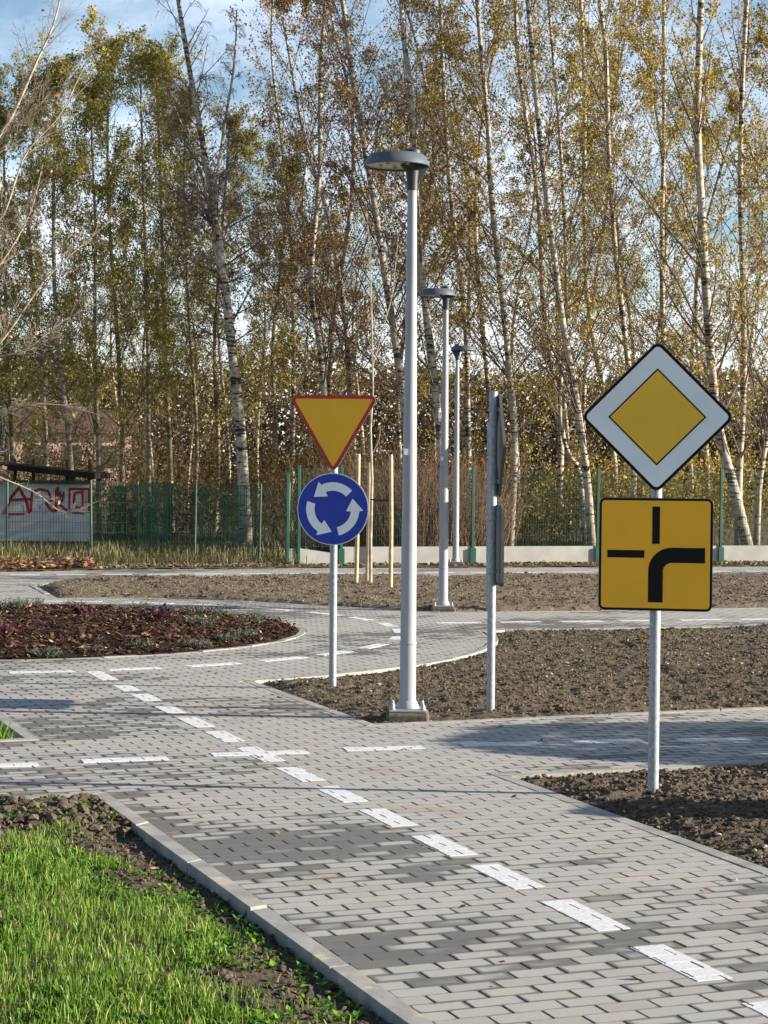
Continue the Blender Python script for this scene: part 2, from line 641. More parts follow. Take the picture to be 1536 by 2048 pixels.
M['s_white'] = film('sign_white', sr(222, 226, 228))
M['s_lightgrey'] = film('sign_arrow_white', sr(232, 236, 238))
M['s_yellow'] = film('sign_yellow', sr(236, 172, 14))
M['s_gold'] = film('sign_gold', sr(226, 180, 40))
M['s_black'] = film('sign_black', sr(14, 13, 14))
M['s_black'].node_tree.nodes['Principled BSDF'].inputs['Coat Weight'].default_value = 0
M['s_black'].node_tree.nodes['Principled BSDF'].inputs['Specular IOR Level'].default_value = .15
M['s_red'] = film('sign_red', sr(176, 22, 18))
M['s_blue'] = film('sign_blue', sr(4, 48, 158))
M['green'] = plain('fence_green', sr(20, 76, 58), .5, .4, 0, .12, 5)
M['wallconc'] = plain('fence_base_concrete', sr(160, 158, 153), .85, .25, 0, .08, 3)
M['stake'] = plain('peeled_wood', sr(190, 168, 128), .7, .3, 0, .12, 14)
M['strap'] = plain('black_strap', sr(30, 30, 30), .8, .2)
M['footing'] = plain('rough_footing_concrete', sr(104, 96, 82), .95, .15, 0, .25, 30)

# ------------------------------------------------------------------ layout (road frame)
dv = np.array([-math.sin(THETA), math.cos(THETA)])       # along the main path, away from the camera
wv = np.array([math.cos(THETA), math.sin(THETA)])        # across it, to the right


def g2(px, py, z=0.0):
    return G(px, py, z)[:2]


RC = np.array([-4.35, 21.55])                             # centre of the roundabout
R_IN, R_MID, R_OUT = 3.5, 4.55, 5.55


def arc(c, r, a0, a1, step=.45):
    n = max(2, int(abs(a1 - a0) * r / step) + 1)
    return [c + r * np.array([math.cos(a0 + (a1 - a0) * i / (n - 1)), math.sin(a0 + (a1 - a0) * i / (n - 1))]) for i in range(n)]


def ang(p):
    return math.atan2(p[1] - RC[1], p[0] - RC[0])


cA = g2(985, 1550)
cB = g2(735, 1452)
cD = g2(209, 1586)
cE = g2(80, 1481)
tipB = g2(508, 1362)
# snap the tip of bed B to the straight road edge through its lower corner
tipB = cB + dv * np.dot(tipB - cB, dv)
pB2 = g2(968, 1264)
bedA = [cA, cA - dv * 9, cA - dv * 9 + wv * 9, cA + wv * 9]
bedD = [cD, cD - dv * 9, cD - dv * 9 - wv * 7, cD - wv * 7]
bedE = [cE, cE - wv * 6, cE - wv * 6 + dv * 3, cE + dv * 3]
ta, pa = ang(tipB), ang(pB2)
rt, rp = np.linalg.norm(tipB - RC), np.linalg.norm(pB2 - RC)
arcB = []
for i in range(14):
    t = i / 13
    a, r = ta + (pa - ta) * t, rt + (rp - rt) * t
    arcB.append(RC + r * np.array([math.cos(a), math.sin(a)]))
farNear = [g2(1000, 1259), g2(1200, 1256), g2(1536, 1250)]
edir = farNear[2] - farNear[0]
edir = edir / np.linalg.norm(edir)
bedB = [cB] + arcB + farNear + [farNear[2] + edir * 5, cB + wv * 11.5]
topC = [g2(60, 1172), g2(105, 1164), g2(160, 1159), g2(300, 1156), g2(520, 1154), g2(800, 1153), g2(1200, 1152), g2(1536, 1151)]
botC = [g2(105, 1197), g2(300, 1197), g2(500, 1204), g2(650, 1213), g2(760, 1220), g2(880, 1225), g2(1200, 1222), g2(1536, 1217)]
e1, e2 = topC[-1] - topC[-2], botC[-1] - botC[-2]
topC.append(topC[-1] + e1 / np.linalg.norm(e1) * 5)
botC.append(botC[-1] + e2 / np.linalg.norm(e2) * 5)
bedC = topC + botC[::-1]
vg = [g2(-260, 1146), g2(0, 1144), g2(230, 1139), g2(600, 1136), g2(1000, 1135), g2(1536, 1133)]
e3 = vg[-1] - vg[-2]
vg.append(vg[-1] + e3 / np.linalg.norm(e3) * 6)
vergeP = vg + [np.array([30, 90]), np.array([-30, 90])]
island_poly = arc(RC, R_IN, 0, 2 * math.pi * 59 / 60, .37)
BEDS = {'A': bedA, 'B': bedB, 'C': bedC, 'D': bedD, 'E': bedE, 'F': island_poly, 'G': vergeP}


def inside(P, poly):
    x, y = P[:, 0], P[:, 1]
    r = np.zeros(len(P), bool)
    n = len(poly)
    for i in range(n):
        (x0, y0), (x1, y1) = poly[i], poly[(i + 1) % n]
        if y0 == y1:
            continue
        c = ((y0 > y) != (y1 > y)) & (x < (x1 - x0) * (y - y0) / (y1 - y0) + x0)
        r ^= c
    return r


def edist(P, poly):
    """distance to the polygon's outline, and the index of the nearest edge"""
    best = np.full(len(P), 1e9)
    idx = np.zeros(len(P), int)
    n = len(poly)
    for i in range(n):
        a, b = np.asarray(poly[i]), np.asarray(poly[(i + 1) % n])
        ab = b - a
        t = np.clip(((P - a) @ ab) / (ab @ ab), 0, 1)
        d = np.linalg.norm(P - a - t[:, None] * ab, axis=1)
        k = d < best
        best[k] = d[k]
        idx[k] = i
    return best, idx


def in_view(P, m=2.2):
    return (np.abs(P[:, 0]) < m + .235 * P[:, 1]) & (P[:, 1] > 4.0)


def clip(poly, p0, nrm):
    out = []
    n = len(poly)
    for i in range(n):
        a, b = poly[i], poly[(i + 1) % n]
        da, db = np.dot(a - p0, nrm), np.dot(b - p0, nrm)
        if da >= 0:
            out.append(a)
        if (da >= 0) != (db >= 0):
            out.append(a + (b - a) * (da / (da - db)))
    return out


# ------------------------------------------------------------------ ground sheet
gm = mesh_np('ground', [(-3000, -500, -.35), (3000, -500, -.35), (3000, 4000, -.35), (-3000, 4000, -.35)],
             np.array([[0, 1, 2, 3]]), M['ground'])
tag(link('ground', gm), kind='structure')

# ------------------------------------------------------------------ pavement: every block a real block
PU, PW, GAP = .1015, .2025, .0015
orow = np.array([0.0, 8.0])
rows = np.arange(-90, 330)
cols = np.arange(-110, 110)
RR, CC = np.meshgrid(rows, cols, indexing='ij')
uu = (RR + .5) * PU
ww = (CC + .5 + .5 * (RR % 2)) * PW
cen = orow + uu[..., None] * dv + ww[..., None] * wv
cen = cen.reshape(-1, 2)
cen = cen[in_view(cen) & (cen[:, 1] < 39)]
sd = np.full(len(cen), 1e9)
near_bed = np.full(len(cen), -1)
near_edge = np.zeros(len(cen), int)
keys = list(BEDS)
for bi, k in enumerate(keys):
    poly = BEDS[k]
    d, ix = edist(cen, poly)
    d = np.where(inside(cen, poly), -d, d)
    q = d < sd
    sd[q], near_bed[q], near_edge[q] = d[q], bi, ix[q]
keep = sd > -.115
cen, sd, near_bed, near_edge = cen[keep], sd[keep], near_bed[keep], near_edge[keep]
rngp = np.random.RandomState(3)
CORN = [(-1, -1), (1, -1), (1, 1), (-1, 1)]


def cell_poly(c, hw, hu):
    return [c + wv * hw * a + dv * hu * b for a, b in CORN]


# chamfered block, shared by the single pavers
def block_arrays(poly, cxy, zt, ch=.003):
    poly = np.asarray(poly)
    m_ = poly.mean(0)
    n = len(poly)
    dirs = m_ - poly
    ln = np.linalg.norm(dirs, axis=1, keepdims=True) + 1e-9
    top = poly + dirs / ln * ch * 1.35
    v = [(x, y, zt) for x, y in top] + [(x, y, zt - ch * .8) for x, y in poly] + [(x, y, zt - .03) for x, y in poly]
    return v, n


shared_v, _ = block_arrays([np.array([a * (PW / 2 - GAP), b * (PU / 2 - GAP)]) for a, b in CORN], (0, 0), 0)
shared_f = [(0, 1, 2, 3)] + [(4 + i, 4 + (i + 1) % 4, (i + 1) % 4, i) for i in range(4)] + \
           [(8 + i, 8 + (i + 1) % 4, 4 + (i + 1) % 4, 4 + i) for i in range(4)]
shared_uv = [(v[0] / PW + .5, v[1] / PU + .5) for v in shared_v]
me_block = mesh_np('paver', shared_v, [np.array([f]) for f in shared_f], M['paver'], uvs=shared_uv)

full = sd > .115
pxs = np.array([proj((c[0], c[1], 0)) for c in cen])
vis = full & (pxs[:, 0] > -20) & (pxs[:, 0] < 1556) & (pxs[:, 1] < 2070) & (pxs[:, 1] > 1000)
order = np.argsort(cen[:, 1] + np.where(vis, 0, 1e6))
single = np.zeros(len(cen), bool)
single[order[:300]] = True

jv, jf3, jf4 = [], [], []
bv, bfaces, buv = [], {}, []
cellpolys = {}
singles = []
for i in range(len(cen)):
    c = cen[i]
    cp = cell_poly(c, PW / 2, PU / 2)
    bp = cell_poly(c, PW / 2 - GAP, PU / 2 - GAP)
    if not full[i]:
        poly = BEDS[keys[near_bed[i]]]
        a = np.asarray(poly[near_edge[i]])
        b = np.asarray(poly[(near_edge[i] + 1) % len(poly)])
        nrm = np.array([-(b - a)[1], (b - a)[0]])
        nrm /= np.linalg.norm(nrm)
        if (np.dot(c - a, nrm) > 0) != (sd[i] > 0):
            nrm = -nrm
        cp = clip(cp, a, nrm)
        bp = clip(bp, a + nrm * .003, nrm)
    if len(cp) >= 3:
        b0 = len(jv)
        jv += [(p[0], p[1], -.009) for p in cp]
        for k in range(1, len(cp) - 1):
            jf3.append((b0, b0 + k, b0 + k + 1))
    if len(bp) < 3:
        continue
    area = .5 * abs(sum(bp[k][0] * bp[(k + 1) % len(bp)][1] - bp[(k + 1) % len(bp)][0] * bp[k][1] for k in range(len(bp))))
    if area < .0012:
        continue
    zt = rngp.normal(0, .0006)
    cellpolys[i] = (bp, zt)
    if single[i]:
        singles.append((c, zt, rngp.normal(0, .002), rngp.normal(0, .003)))
        continue
    v, n = block_arrays(bp, c, zt)
    tx, ty = rngp.normal(0, .002), rngp.normal(0, .003)
    b0 = len(bv)
    for k, (x, y, z) in enumerate(v):
        dxy = np.array([x, y]) - c
        a_, b_ = float(dxy @ wv), float(dxy @ dv)
        bv.append((x, y, z + (a_ * tx + b_ * ty if k < 2 * n else 0)))
        buv.append((a_ / PW + .5, b_ / PU + .5))
    bfaces.setdefault(n, []).append(tuple(b0 + k for k in range(n)))
    for k in range(n):
        k2 = (k + 1) % n
        bfaces.setdefault(4, []).append((b0 + n + k, b0 + n + k2, b0 + k2, b0 + k))
        bfaces.setdefault(4, []).append((b0 + 2 * n + k, b0 + 2 * n + k2, b0 + n + k2, b0 + n + k))
pav = link('pavement', mesh_np('pavement', jv, [np.array(jf3)], M['joint']))
tag(pav, kind='structure')
o = link('paver_field', mesh_np('paver_field', bv, [np.array(f) for f in bfaces.values()], M['paver'], uvs=buv), pav)
tag(o, kind='stuff')
rm = Matrix.Rotation(THETA, 4, 'Z')
for c, zt, tx, ty in singles:
    o = link('paver', me_block, pav)
    o.matrix_world = Matrix.Translation((c[0], c[1], zt)) @ rm @ Matrix.Rotation(-tx, 4, 'Y') @ Matrix.Rotation(ty, 4, 'X')

# ------------------------------------------------------------------ painted dashes, laid block by block
cellc = np.array([cen[i] for i in cellpolys])
cellk = list(cellpolys)


def dash(quad, lift=.0):
    quad = [np.asarray(q) for q in quad]
    mid = sum(quad) / len(quad)
    rad = max(np.linalg.norm(q - mid) for q in quad) + .13
    ctr = mid
    near = np.where(np.linalg.norm(cellc - ctr, axis=1) < rad)[0]
    mb = MB()
    n = len(quad)
    for j in near:
        bp, zt = cellpolys[cellk[j]]
        mm = np.mean(bp, axis=0)
        poly = [p + (mm - p) * .035 for p in bp]
        for k in range(n):
            a, b = quad[k], quad[(k + 1) % n]
            nr = np.array([-(b - a)[1], (b - a)[0]])
            nr /= np.linalg.norm(nr)
            if np.dot(mid - a, nr) < 0:
                nr = -nr
            poly = clip(poly, a, nr)
            if len(poly) < 3:
                break
        if len(poly) < 3:
            continue
        z = zt + .0024 + lift
        nn = len(poly)
        s_ = sum(poly[k][0] * poly[(k + 1) % nn][1] - poly[(k + 1) % nn][0] * poly[k][1] for k in range(nn))
        if s_ < 0:
            poly = poly[::-1]
        vs = [(p[0], p[1], z) for p in poly] + [(p[0], p[1], z - .006) for p in poly]
        fs = [tuple(range(nn))] + [(nn + k, nn + (k + 1) % nn, (k + 1) % nn, k) for k in range(nn)]
        mb.add(vs, fs)
    if mb.v:
        mb.build('road_marking', M['paint'], pav)


def strip(p, q, w):
    p, q = np.asarray(p), np.asarray(q)
    t = (q - p) / np.linalg.norm(q - p)
    s = np.array([-t[1], t[0]]) * w / 2
    return [p - s, q - s, q + s, p + s]


def skewed(p, q, w, ax):
    s = ax * w / 2
    return [p - s, q - s, q + s, p + s]


L0, L1 = g2(203, 1351), g2(1362, 1926)
ld = (L1 - L0) / np.linalg.norm(L1 - L0)
for ya, yb in ((1343, 1360), (1369, 1382), (1388, 1402), (1411, 1426), (1435, 1454), (1463, 1483), (1495, 1523), (1535, 1562),
               (1574, 1604), (1619, 1652), (1671, 1711), (1730, 1776), (1802, 1860), (1892, 1960), (2004, 2084)):
    x = lambda y: 203 + (y - 1351) * (1362 - 203) / (1926 - 1351)
    a, b = g2(x(ya), ya), g2(x(yb), yb)
    ta_, tb_ = np.dot(a - L0, ld), np.dot(b - L0, ld)
    dash(skewed(L0 + ld * ta_, L0 + ld * tb_, .145, wv))
for q in (((-70, 1534), (76, 1529)), ((165, 1523), (335, 1517)), ((424, 1510), (615, 1504)), ((690, 1499), (845, 1495)),
          ((924, 1490), (1078, 1487)), ((1145, 1484), (1284, 1481)), ((1358, 1481), (1496, 1478)), ((1575, 1477), (1700, 1474))):
    dash(strip(g2(*q[0]), g2(*q[1]), .14), .0016)
RD = (((20, 1349), (155, 1346)), ((218, 1341), (330, 1338)), ((385, 1334), (496, 1329)), ((528, 1323), (613, 1315)),
      ((643, 1311), (705, 1303)), ((722, 1297), (768, 1288)), ((768, 1279), (795, 1273)), ((785, 1266), (775, 1258)),
      ((765, 1253), (727, 1246)), ((714, 1241), (676, 1235)), ((645, 1232), (582, 1226)), ((555, 1222), (478, 1218)), ((440, 1215), (365, 1212)),
      ((320, 1211), (225, 1210)), ((180, 1209), (70, 1209)))
for a, b in RD:
    a, b = ang(g2(*a)), ang(g2(*b))
    if a > b:
        a, b = b, a
    if b - a > math.pi:
        continue
    k = 4
    ou = [RC + (R_MID + .07) * np.array([math.cos(a + (b - a) * i / k), math.sin(a + (b - a) * i / k)]) for i in range(k + 1)]
    inn = [RC + (R_MID - .07) * np.array([math.cos(a + (b - a) * i / k), math.sin(a + (b - a) * i / k)]) for i in range(k + 1)]
    dash([inn[0], ou[0], ou[k], inn[k]])
for xa, xb in ((872, 960), (1000, 1080), (1120, 1205), (1238, 1305), (1360, 1440), (1480, 1550)):
    y = lambda x: 1246 - (x - 872) * 8 / 664
    dash(strip(g2(xa, y(xa)), g2(xb, y(xb)), .14))
for k in range(18):
    xa = 20 + k * 92
    y = lambda x: 1150 - x * 8 / 1536
    dash(strip(g2(xa, y(xa)), g2(xa + 60, y(xa + 60)), .15))

# ------------------------------------------------------------------ kerb stones
KW = .08


def kerb_run(pts, closed, length=1.0, ztop=.005):
    pts = [np.asarray(p, float) for p in pts]
    n = len(pts)
    area = sum(pts[i][0] * pts[(i + 1) % n][1] - pts[(i + 1) % n][0] * pts[i][1] for i in range(n))
    sg = 1 if area > 0 else -1

    def nrm(a, b):
        t = (b - a) / np.linalg.norm(b - a)
        return np.array([-t[1], t[0]]) * sg
    inn = []
    for i in range(n):
        n1, n2 = nrm(pts[i - 1], pts[i]), nrm(pts[i], pts[(i + 1) % n])
        b = n1 + n2
        b /= np.linalg.norm(b)
        inn.append(pts[i] + b * KW / max(.35, float(b @ n1)))
    for i in range(n):
        j = (i + 1) % n
        a, b, ai, bi = pts[i], pts[j], inn[i], inn[j]
        L = np.linalg.norm(b - a)
        m_ = max(1, int(round(L / length)))
        for k in range(m_):
            g = .003 / L
            t0, t1 = k / m_ + g, (k + 1) / m_ - g
            q = [a + (b - a) * t0, a + (b - a) * t1, ai + (bi - ai) * t1, ai + (bi - ai) * t0]
            mid = sum(q) / 4
            if not in_view(mid[None])[0] or mid[1] > 38:
                continue
            if sg < 0:
                q = q[::-1]
            zt = ztop + random.uniform(-.005, .004)
            mm = mid
            top = [p + (mm - p) / np.linalg.norm(mm - p) * .008 for p in q]
            v = [(p[0], p[1], zt) for p in top] + [(p[0], p[1], zt - .006) for p in q] + [(p[0], p[1], -.22) for p in q]
            f = [(0, 1, 2, 3)] + [(4 + e, 4 + (e + 1) % 4, (e + 1) % 4, e) for e in range(4)] + \
                [(8 + e, 8 + (e + 1) % 4, 4 + (e + 1) % 4, 4 + e) for e in range(4)]
            mb = MB()
            mb.add(v, f)
            mb.build('kerb_stone', M['kerb'], pav)


random.seed(4)
kerb_run(bedA, True)
kerb_run(bedB, True)
kerb_run(bedC, True)
kerb_run(bedD, True, ztop=.008)
kerb_run(bedE, True, ztop=.008)
kerb_run(island_poly, True, .45)


# ------------------------------------------------------------------ soil beds
def heightfield(name, poly, res, hfun, mat, xr=None, edge_in=.04, smooth=True):
    P = np.array(poly)
    x0, x1, y0, y1 = P[:, 0].min(), P[:, 0].max(), P[:, 1].min(), P[:, 1].max()
    y0 = max(y0, 4.5)
    mx = 1.6 + .235 * y1
    x0, x1 = max(x0, -mx), min(x1, mx)
    nx, ny = int((x1 - x0) / res) + 1, int((y1 - y0) / res) + 1
    X, Y = np.meshgrid(x0 + np.arange(nx) * res, y0 + np.arange(ny) * res, indexing='ij')
    Q = np.stack([X.ravel(), Y.ravel()], 1)
    d, _ = edist(Q, poly)
    d = np.where(inside(Q, poly), d, -d)
    Z = hfun(Q[:, 0], Q[:, 1], d)
    ok = (d > edge_in) & in_view(Q, 1.6)
    ok = ok.reshape(nx, ny)
    cell = ok[:-1, :-1] & ok[1:, :-1] & ok[1:, 1:] & ok[:-1, 1:]
    ids = np.arange(nx * ny).reshape(nx, ny)
    F = np.stack([ids[:-1, :-1][cell], ids[1:, :-1][cell], ids[1:, 1:][cell], ids[:-1, 1:][cell]], 1)
    used = np.unique(F)
    remap = np.full(nx * ny, -1)
    remap[used] = np.arange(len(used))
    V = np.stack([Q[:, 0], Q[:, 1], Z], 1)[used]
    o = link(name, mesh_np(name, V, [remap[F]], mat, smooth))
    tag(o, kind='structure')
    return o


def ss(a, b, x):
    t = np.clip((x - a) / (b - a), 0, 1)
    return t * t * (3 - 2 * t)


def soil_h(amp, fine, edge=-.012, lift=.03):
    def f(x, y, d):
        e = ss(.07, .3, d)
        big = (fbm(x * 1.1, y * 1.1, 3) - .45) * amp
        lump = np.abs(vnoise(x * 9, y * 9) - .5) * 2
        l2 = np.abs(vnoise(x * 21 + 9, y * 21) - .5) * 2
        return np.where(d < .085, -.03, edge + e * (lift + big) + (1 - lump) * fine * (.3 + .7 * e) * .8 + (1 - l2) * fine * .7 * (.4 + .6 * e))
    return f


ico_v = None


def lumps(name, pts, sizes, mat, parent, rng, flat=.75):
    """angular clods: squashed, jittered icosahedra joined into one part"""
    t = (1 + 5 ** .5) / 2
    iv = np.array([(-1, t, 0), (1, t, 0), (-1, -t, 0), (1, -t, 0), (0, -1, t), (0, 1, t), (0, -1, -t), (0, 1, -t), (t, 0, -1), (t, 0, 1), (-t, 0, -1), (-t, 0, 1)]) / 1.9
    fi = np.array([(0, 11, 5), (0, 5, 1), (0, 1, 7), (0, 7, 10), (0, 10, 11), (1, 5, 9), (5, 11, 4), (11, 10, 2), (10, 7, 6), (7, 1, 8),
                   (3, 9, 4), (3, 4, 2), (3, 2, 6), (3, 6, 8), (3, 8, 9), (4, 9, 5), (2, 4, 11), (6, 2, 10), (8, 6, 7), (9, 8, 1)])
    N = len(pts)
    V = iv[None] * (sizes[:, None, None] * rng.uniform(.62, 1.3, (N, 12, 1)))
    V = V * np.stack([rng.uniform(.7, 1.3, N), rng.uniform(.7, 1.3, N), np.full(N, flat)], 1)[:, None, :]
    V = V + pts[:, None, :]
    F = (fi[None] + 12 * np.arange(N)[:, None, None]).reshape(-1, 3)
    o = link(name, mesh_np(name, V.reshape(-1, 3), [F], mat), parent)
    tag(o, kind='stuff')
    return o


def scatter(poly, n, rng, dmin=.1, cond=None):
    P = np.array(poly)
    x0, x1, y0, y1 = P[:, 0].min(), P[:, 0].max(), max(P[:, 1].min(), 4.5), P[:, 1].max()
    mx = 1.4 + .235 * y1
    x0, x1 = max(x0, -mx), min(x1, mx)
    out = np.zeros((0, 2))
    ds = np.zeros(0)
    while len(out) < n:
        Q = np.stack([rng.uniform(x0, x1, n * 3), rng.uniform(y0, y1, n * 3)], 1)
        Q = Q[in_view(Q, 1.2)]
        Q = Q[inside(Q, poly)]
        d, _ = edist(Q, poly)
        k = d > dmin
        if cond is not None:
            k &= cond(Q[:, 0], Q[:, 1], d)
        out = np.concatenate([out, Q[k]])
        ds = np.concatenate([ds, d[k]])
    return out[:n], ds[:n]


rng = np.random.RandomState(11)
hA = soil_h(.06, .034, -.03, .0)
hB = soil_h(.07, .036, -.03, .0)
hC = soil_h(.09, .045, -.03, .03)
oA = heightfield('soil_bed', bedA, .025, hA, M['soil_wet'])
oB = heightfield('soil_bed', bedB, .028, hB, M['soil'])
oC = heightfield('soil_bed', bedC, .05, hC, M['soil'])
for poly, hf, n, s0, s1, par, mt in ((bedA, hA, 12000, .005, .022, oA, 'soil_wet'), (bedB, hB, 22000, .005, .019, oB, 'soil'),
                                     (bedC, hC, 14000, .008, .026, oC, 'soil')):
    q, d = scatter(poly, n, rng, .095)
    z = hf(q[:, 0], q[:, 1], d)
    s = s0 + (s1 - s0) * rng.rand(n) ** 3
    lumps('soil_clods', np.stack([q[:, 0], q[:, 1], z + s * .25], 1), s, M[mt], par, rng)


M['stone'] = plain('pale_stone', sr(150, 142, 128), .9, .2, 0, .15, 20)
for poly, hf, n, par in ((bedA, hA, 140, oA), (bedB, hB, 420, oB), (bedC, hC, 260, oC)):
    q, d = scatter(poly, n, rng, .1)
    s = .006 + .016 * rng.rand(n) ** 2.5
    lumps('stones', np.stack([q[:, 0], q[:, 1], hf(q[:, 0], q[:, 1], d) + s * .5], 1), s, M['stone'], par, rng, .6)


# lawn bed (lower than the kerb) with a bare strip and turned soil near its corner
def bare(x, y):
    """1 = bare soil, 0 = turf, in bed D"""
    P = np.stack([np.ravel(x), np.ravel(y)], 1) - cD
    a, b = -(P @ wv), -(P @ dv)                       # distance from the path kerb, from the cross path
    n = fbm(P[:, 0] * 2.6 + 40, P[:, 1] * 2.6, 4) - .47
    s1 = 1 - ss(.28, .72, a + n * 1.1)
    s2 = 1 - ss(.95, 1.3, b + n * 1.2)
    s3 = ss(.10, .17, fbm(P[:, 0] * 1.9 + 3, P[:, 1] * 1.9 + 8, 3) - .47) * (1 - ss(.8, 1.8, a)) * .92
    return np.clip(np.maximum(np.maximum(s1 * .93, s2), s3), 0, 1)


def hD(x, y, d):
    P = np.stack([x, y], 1) - cD
    b = -(P @ dv)
    turned = 1 - ss(.75, 1.2, b)
    lump = 1 - np.abs(vnoise(x * 8, y * 8) - .5) * 2
    l2 = 1 - np.abs(vnoise(x * 19 + 4, y * 19) - .5) * 2
    e = ss(.08, .5, d)
    return np.where(d < .085, -.07, -.055 + .03 * e + (.02 + .05 * turned) * lump * (.4 + .6 * e) + .014 * l2 + .02 * turned)


oD = heightfield('lawn', bedD, .022, hD, M['soil_wet'])
q, d = scatter(bedD, 5200, rng, .09, lambda x, y, d: bare(x, y) > .35)
s = .005 + .022 * rng.rand(len(q)) ** 3.2
P_ = q - cD
s *= np.where(-(P_ @ dv) < 1.1, 1.35, .7)
lumps('soil_clods', np.stack([q[:, 0], q[:, 1], hD(q[:, 0], q[:, 1], d) + s * .3], 1), s, M['soil_wet'], oD, rng)
oE = heightfield('lawn', bedE, .04, lambda x, y, d: np.where(d < .085, -.09, -.06 + .02 * vnoise(x * 8, y * 8)), M['soil_wet'])


def blades(name, pts, h, w, rng, mat, parent=None, lean=.45):
    """tapered, bent blades: two quads and a tip"""
    N = len(pts)
    a = rng.uniform(0, 2 * math.pi, N)
    side = np.stack([np.cos(a), np.sin(a), np.zeros(N)], 1)
    b = rng.uniform(0, 2 * math.pi, N)
    ln = (lean * rng.rand(N) ** .8)[:, None]
    dr = np.stack([np.cos(b), np.sin(b), np.zeros(N)], 1) * ln
    up = np.array([0, 0, 1.0])
    h, w = h[:, None], w[:, None]
    p1 = pts + (up * .45 + dr * .25) * h
    p2 = pts + (up * .80 + dr * .75) * h
    p3 = pts + (up * (1.0 - .25 * ln) + dr * 1.35) * h
    V = np.stack([pts - side * w * .5, pts + side * w * .5, p1 - side * w * .45, p1 + side * w * .45, p2 - side * w * .3, p2 + side * w * .3, p3], 1)
    o7 = 7 * np.arange(N)[:, None]
    Q = np.concatenate([o7 + np.array([[0, 1, 3, 2]]), o7 + np.array([[2, 3, 5, 4]])])
    T = o7 + np.array([[4, 5, 6]])
    o = link(name, mesh_np(name, V.reshape(-1, 3), [Q, T], mat), parent)
    tag(o, kind='stuff')
    return o


def rosettes(name, pts, size, rng, mat, parent, per=6):
    N = len(pts)
    C = np.repeat(pts, per, 0)
    a = rng.uniform(0, 2 * math.pi, N * per)
    el = rng.uniform(.15, .9, N * per)
    d = np.stack([np.cos(a) * np.cos(el), np.sin(a) * np.cos(el), np.sin(el)], 1)
    e = np.stack([-np.sin(a), np.cos(a), np.zeros(N * per)], 1)
    s = np.repeat(size, per)[:, None] * rng.uniform(.6, 1.2, (N * per, 1))
    V = np.stack([C, C + d * s * .55 + e * s * .26, C + d * s * 1.0 - np.array([0, 0, .12]) * s, C + d * s * .55 - e * s * .26], 1)
    o = link(name, mesh_np(name, V.reshape(-1, 3), [np.arange(N * per * 4).reshape(-1, 4)], mat), parent)
    tag(o, kind='stuff')
    return o


rg = np.random.RandomState(21)
q, d = scatter(bedD, 52000, rg, .1, lambda x, y, d: rg.rand(len(x)) > bare(x, y) * 1.04)
z = hD(q[:, 0], q[:, 1], d)
tuft = .65 + .8 * fbm(q[:, 0] * 5, q[:, 1] * 5, 3)
h = (.022 + .055 * rg.rand(len(q)) ** 1.5) * tuft * (1 - .45 * bare(q[:, 0], q[:, 1]))
g_ = blades('turf_grass', np.stack([q[:, 0], q[:, 1], z - .005], 1), h, rg.uniform(.0025, .0055, len(q)), rg, M['grass'])
tag(g_, 'short bright green turf grass beside the path kerb', 'grass', kind='stuff')
q, d = scatter(bedD, 6500, rg, .1, lambda x, y, d: (rg.rand(len(x)) > .2 + bare(x, y) * .6) & (fbm(x * 2 + 3, y * 2, 3) > .42))
w_ = rosettes('weed_leaves', np.stack([q[:, 0], q[:, 1], hD(q[:, 0], q[:, 1], d) + .004], 1), rg.uniform(.018, .042, len(q)), rg, M['weed'], None)
tag(w_, 'low clover and weed leaves growing through the turf', 'weeds', kind='stuff')
q, d = scatter(bedE, 5000, rg, .1, lambda x, y, d: d < 2.2)
g_ = blades('turf_grass', np.stack([q[:, 0], q[:, 1], np.full(len(q), -.06)], 1), rg.uniform(.05, .13, len(q)), rg.uniform(.005, .009, len(q)), rg, M['grass'])
tag(g_, 'green grass patch inside the small kerbed corner', 'grass', kind='stuff')
for poly, hf, n, par in ((bedB, hB, 1500, oB), (bedA, hA, 60, oA), (bedC, hC, 700, oC)):
    q, d = scatter(poly, n, rg, .12, lambda x, y, d: fbm(x * 1.3 + 9, y * 1.3, 3) > .53)
    rosettes('seedlings', np.stack([q[:, 0], q[:, 1], hf(q[:, 0], q[:, 1], d) + .012], 1), rg.uniform(.010, .024, n), rg, M['seedling'], par, 4)


# mulch island
def hF(x, y, d):
    return np.where(d < .085, -.03, -.005 + .10 * ss(.08, 1.6, d) + .03 * fbm(x * 5, y * 5, 3) + .012 * vnoise(x * 16, y * 16))


oF = heightfield('mulch_bed', island_poly, .05, hF, M['mulch'])
q, d = scatter(island_poly, 9000, rg, .09)
N = len(q)
z = hF(q[:, 0], q[:, 1], d)
a, t1, t2 = rg.uniform(0, 6.28, N), rg.normal(0, .35, N), rg.normal(0, .35, N)
ex_ = np.stack([np.cos(a), np.sin(a), t1], 1) * rg.uniform(.012, .045, (N, 1))
ey_ = np.stack([-np.sin(a), np.cos(a), t2], 1) * rg.uniform(.006, .016, (N, 1))
C3 = np.stack([q[:, 0], q[:, 1], z + .012], 1)
up_ = np.array([0, 0, .004])
V = np.stack([C3 - ex_ - ey_, C3 + ex_ - ey_, C3 + ex_ + ey_, C3 - ex_ + ey_, C3 - ex_ * .9 - ey_ + up_, C3 + ex_ - ey_ * .8 + up_, C3 + ex_ * .8 + ey_ + up_, C3 - ex_ + ey_ * .7 + up_], 1)
o8 = 8 * np.arange(N)[:, None]
Fq = np.concatenate([o8 + np.array([k]) for k in ((4, 5, 6, 7), (0, 1, 5, 4), (1, 2, 6, 5), (2, 3, 7, 6), (3, 0, 4, 7))])
tag(link('bark_chips', mesh_np('bark_chips', V.reshape(-1, 3), [Fq], M['chip']), oF), kind='stuff')

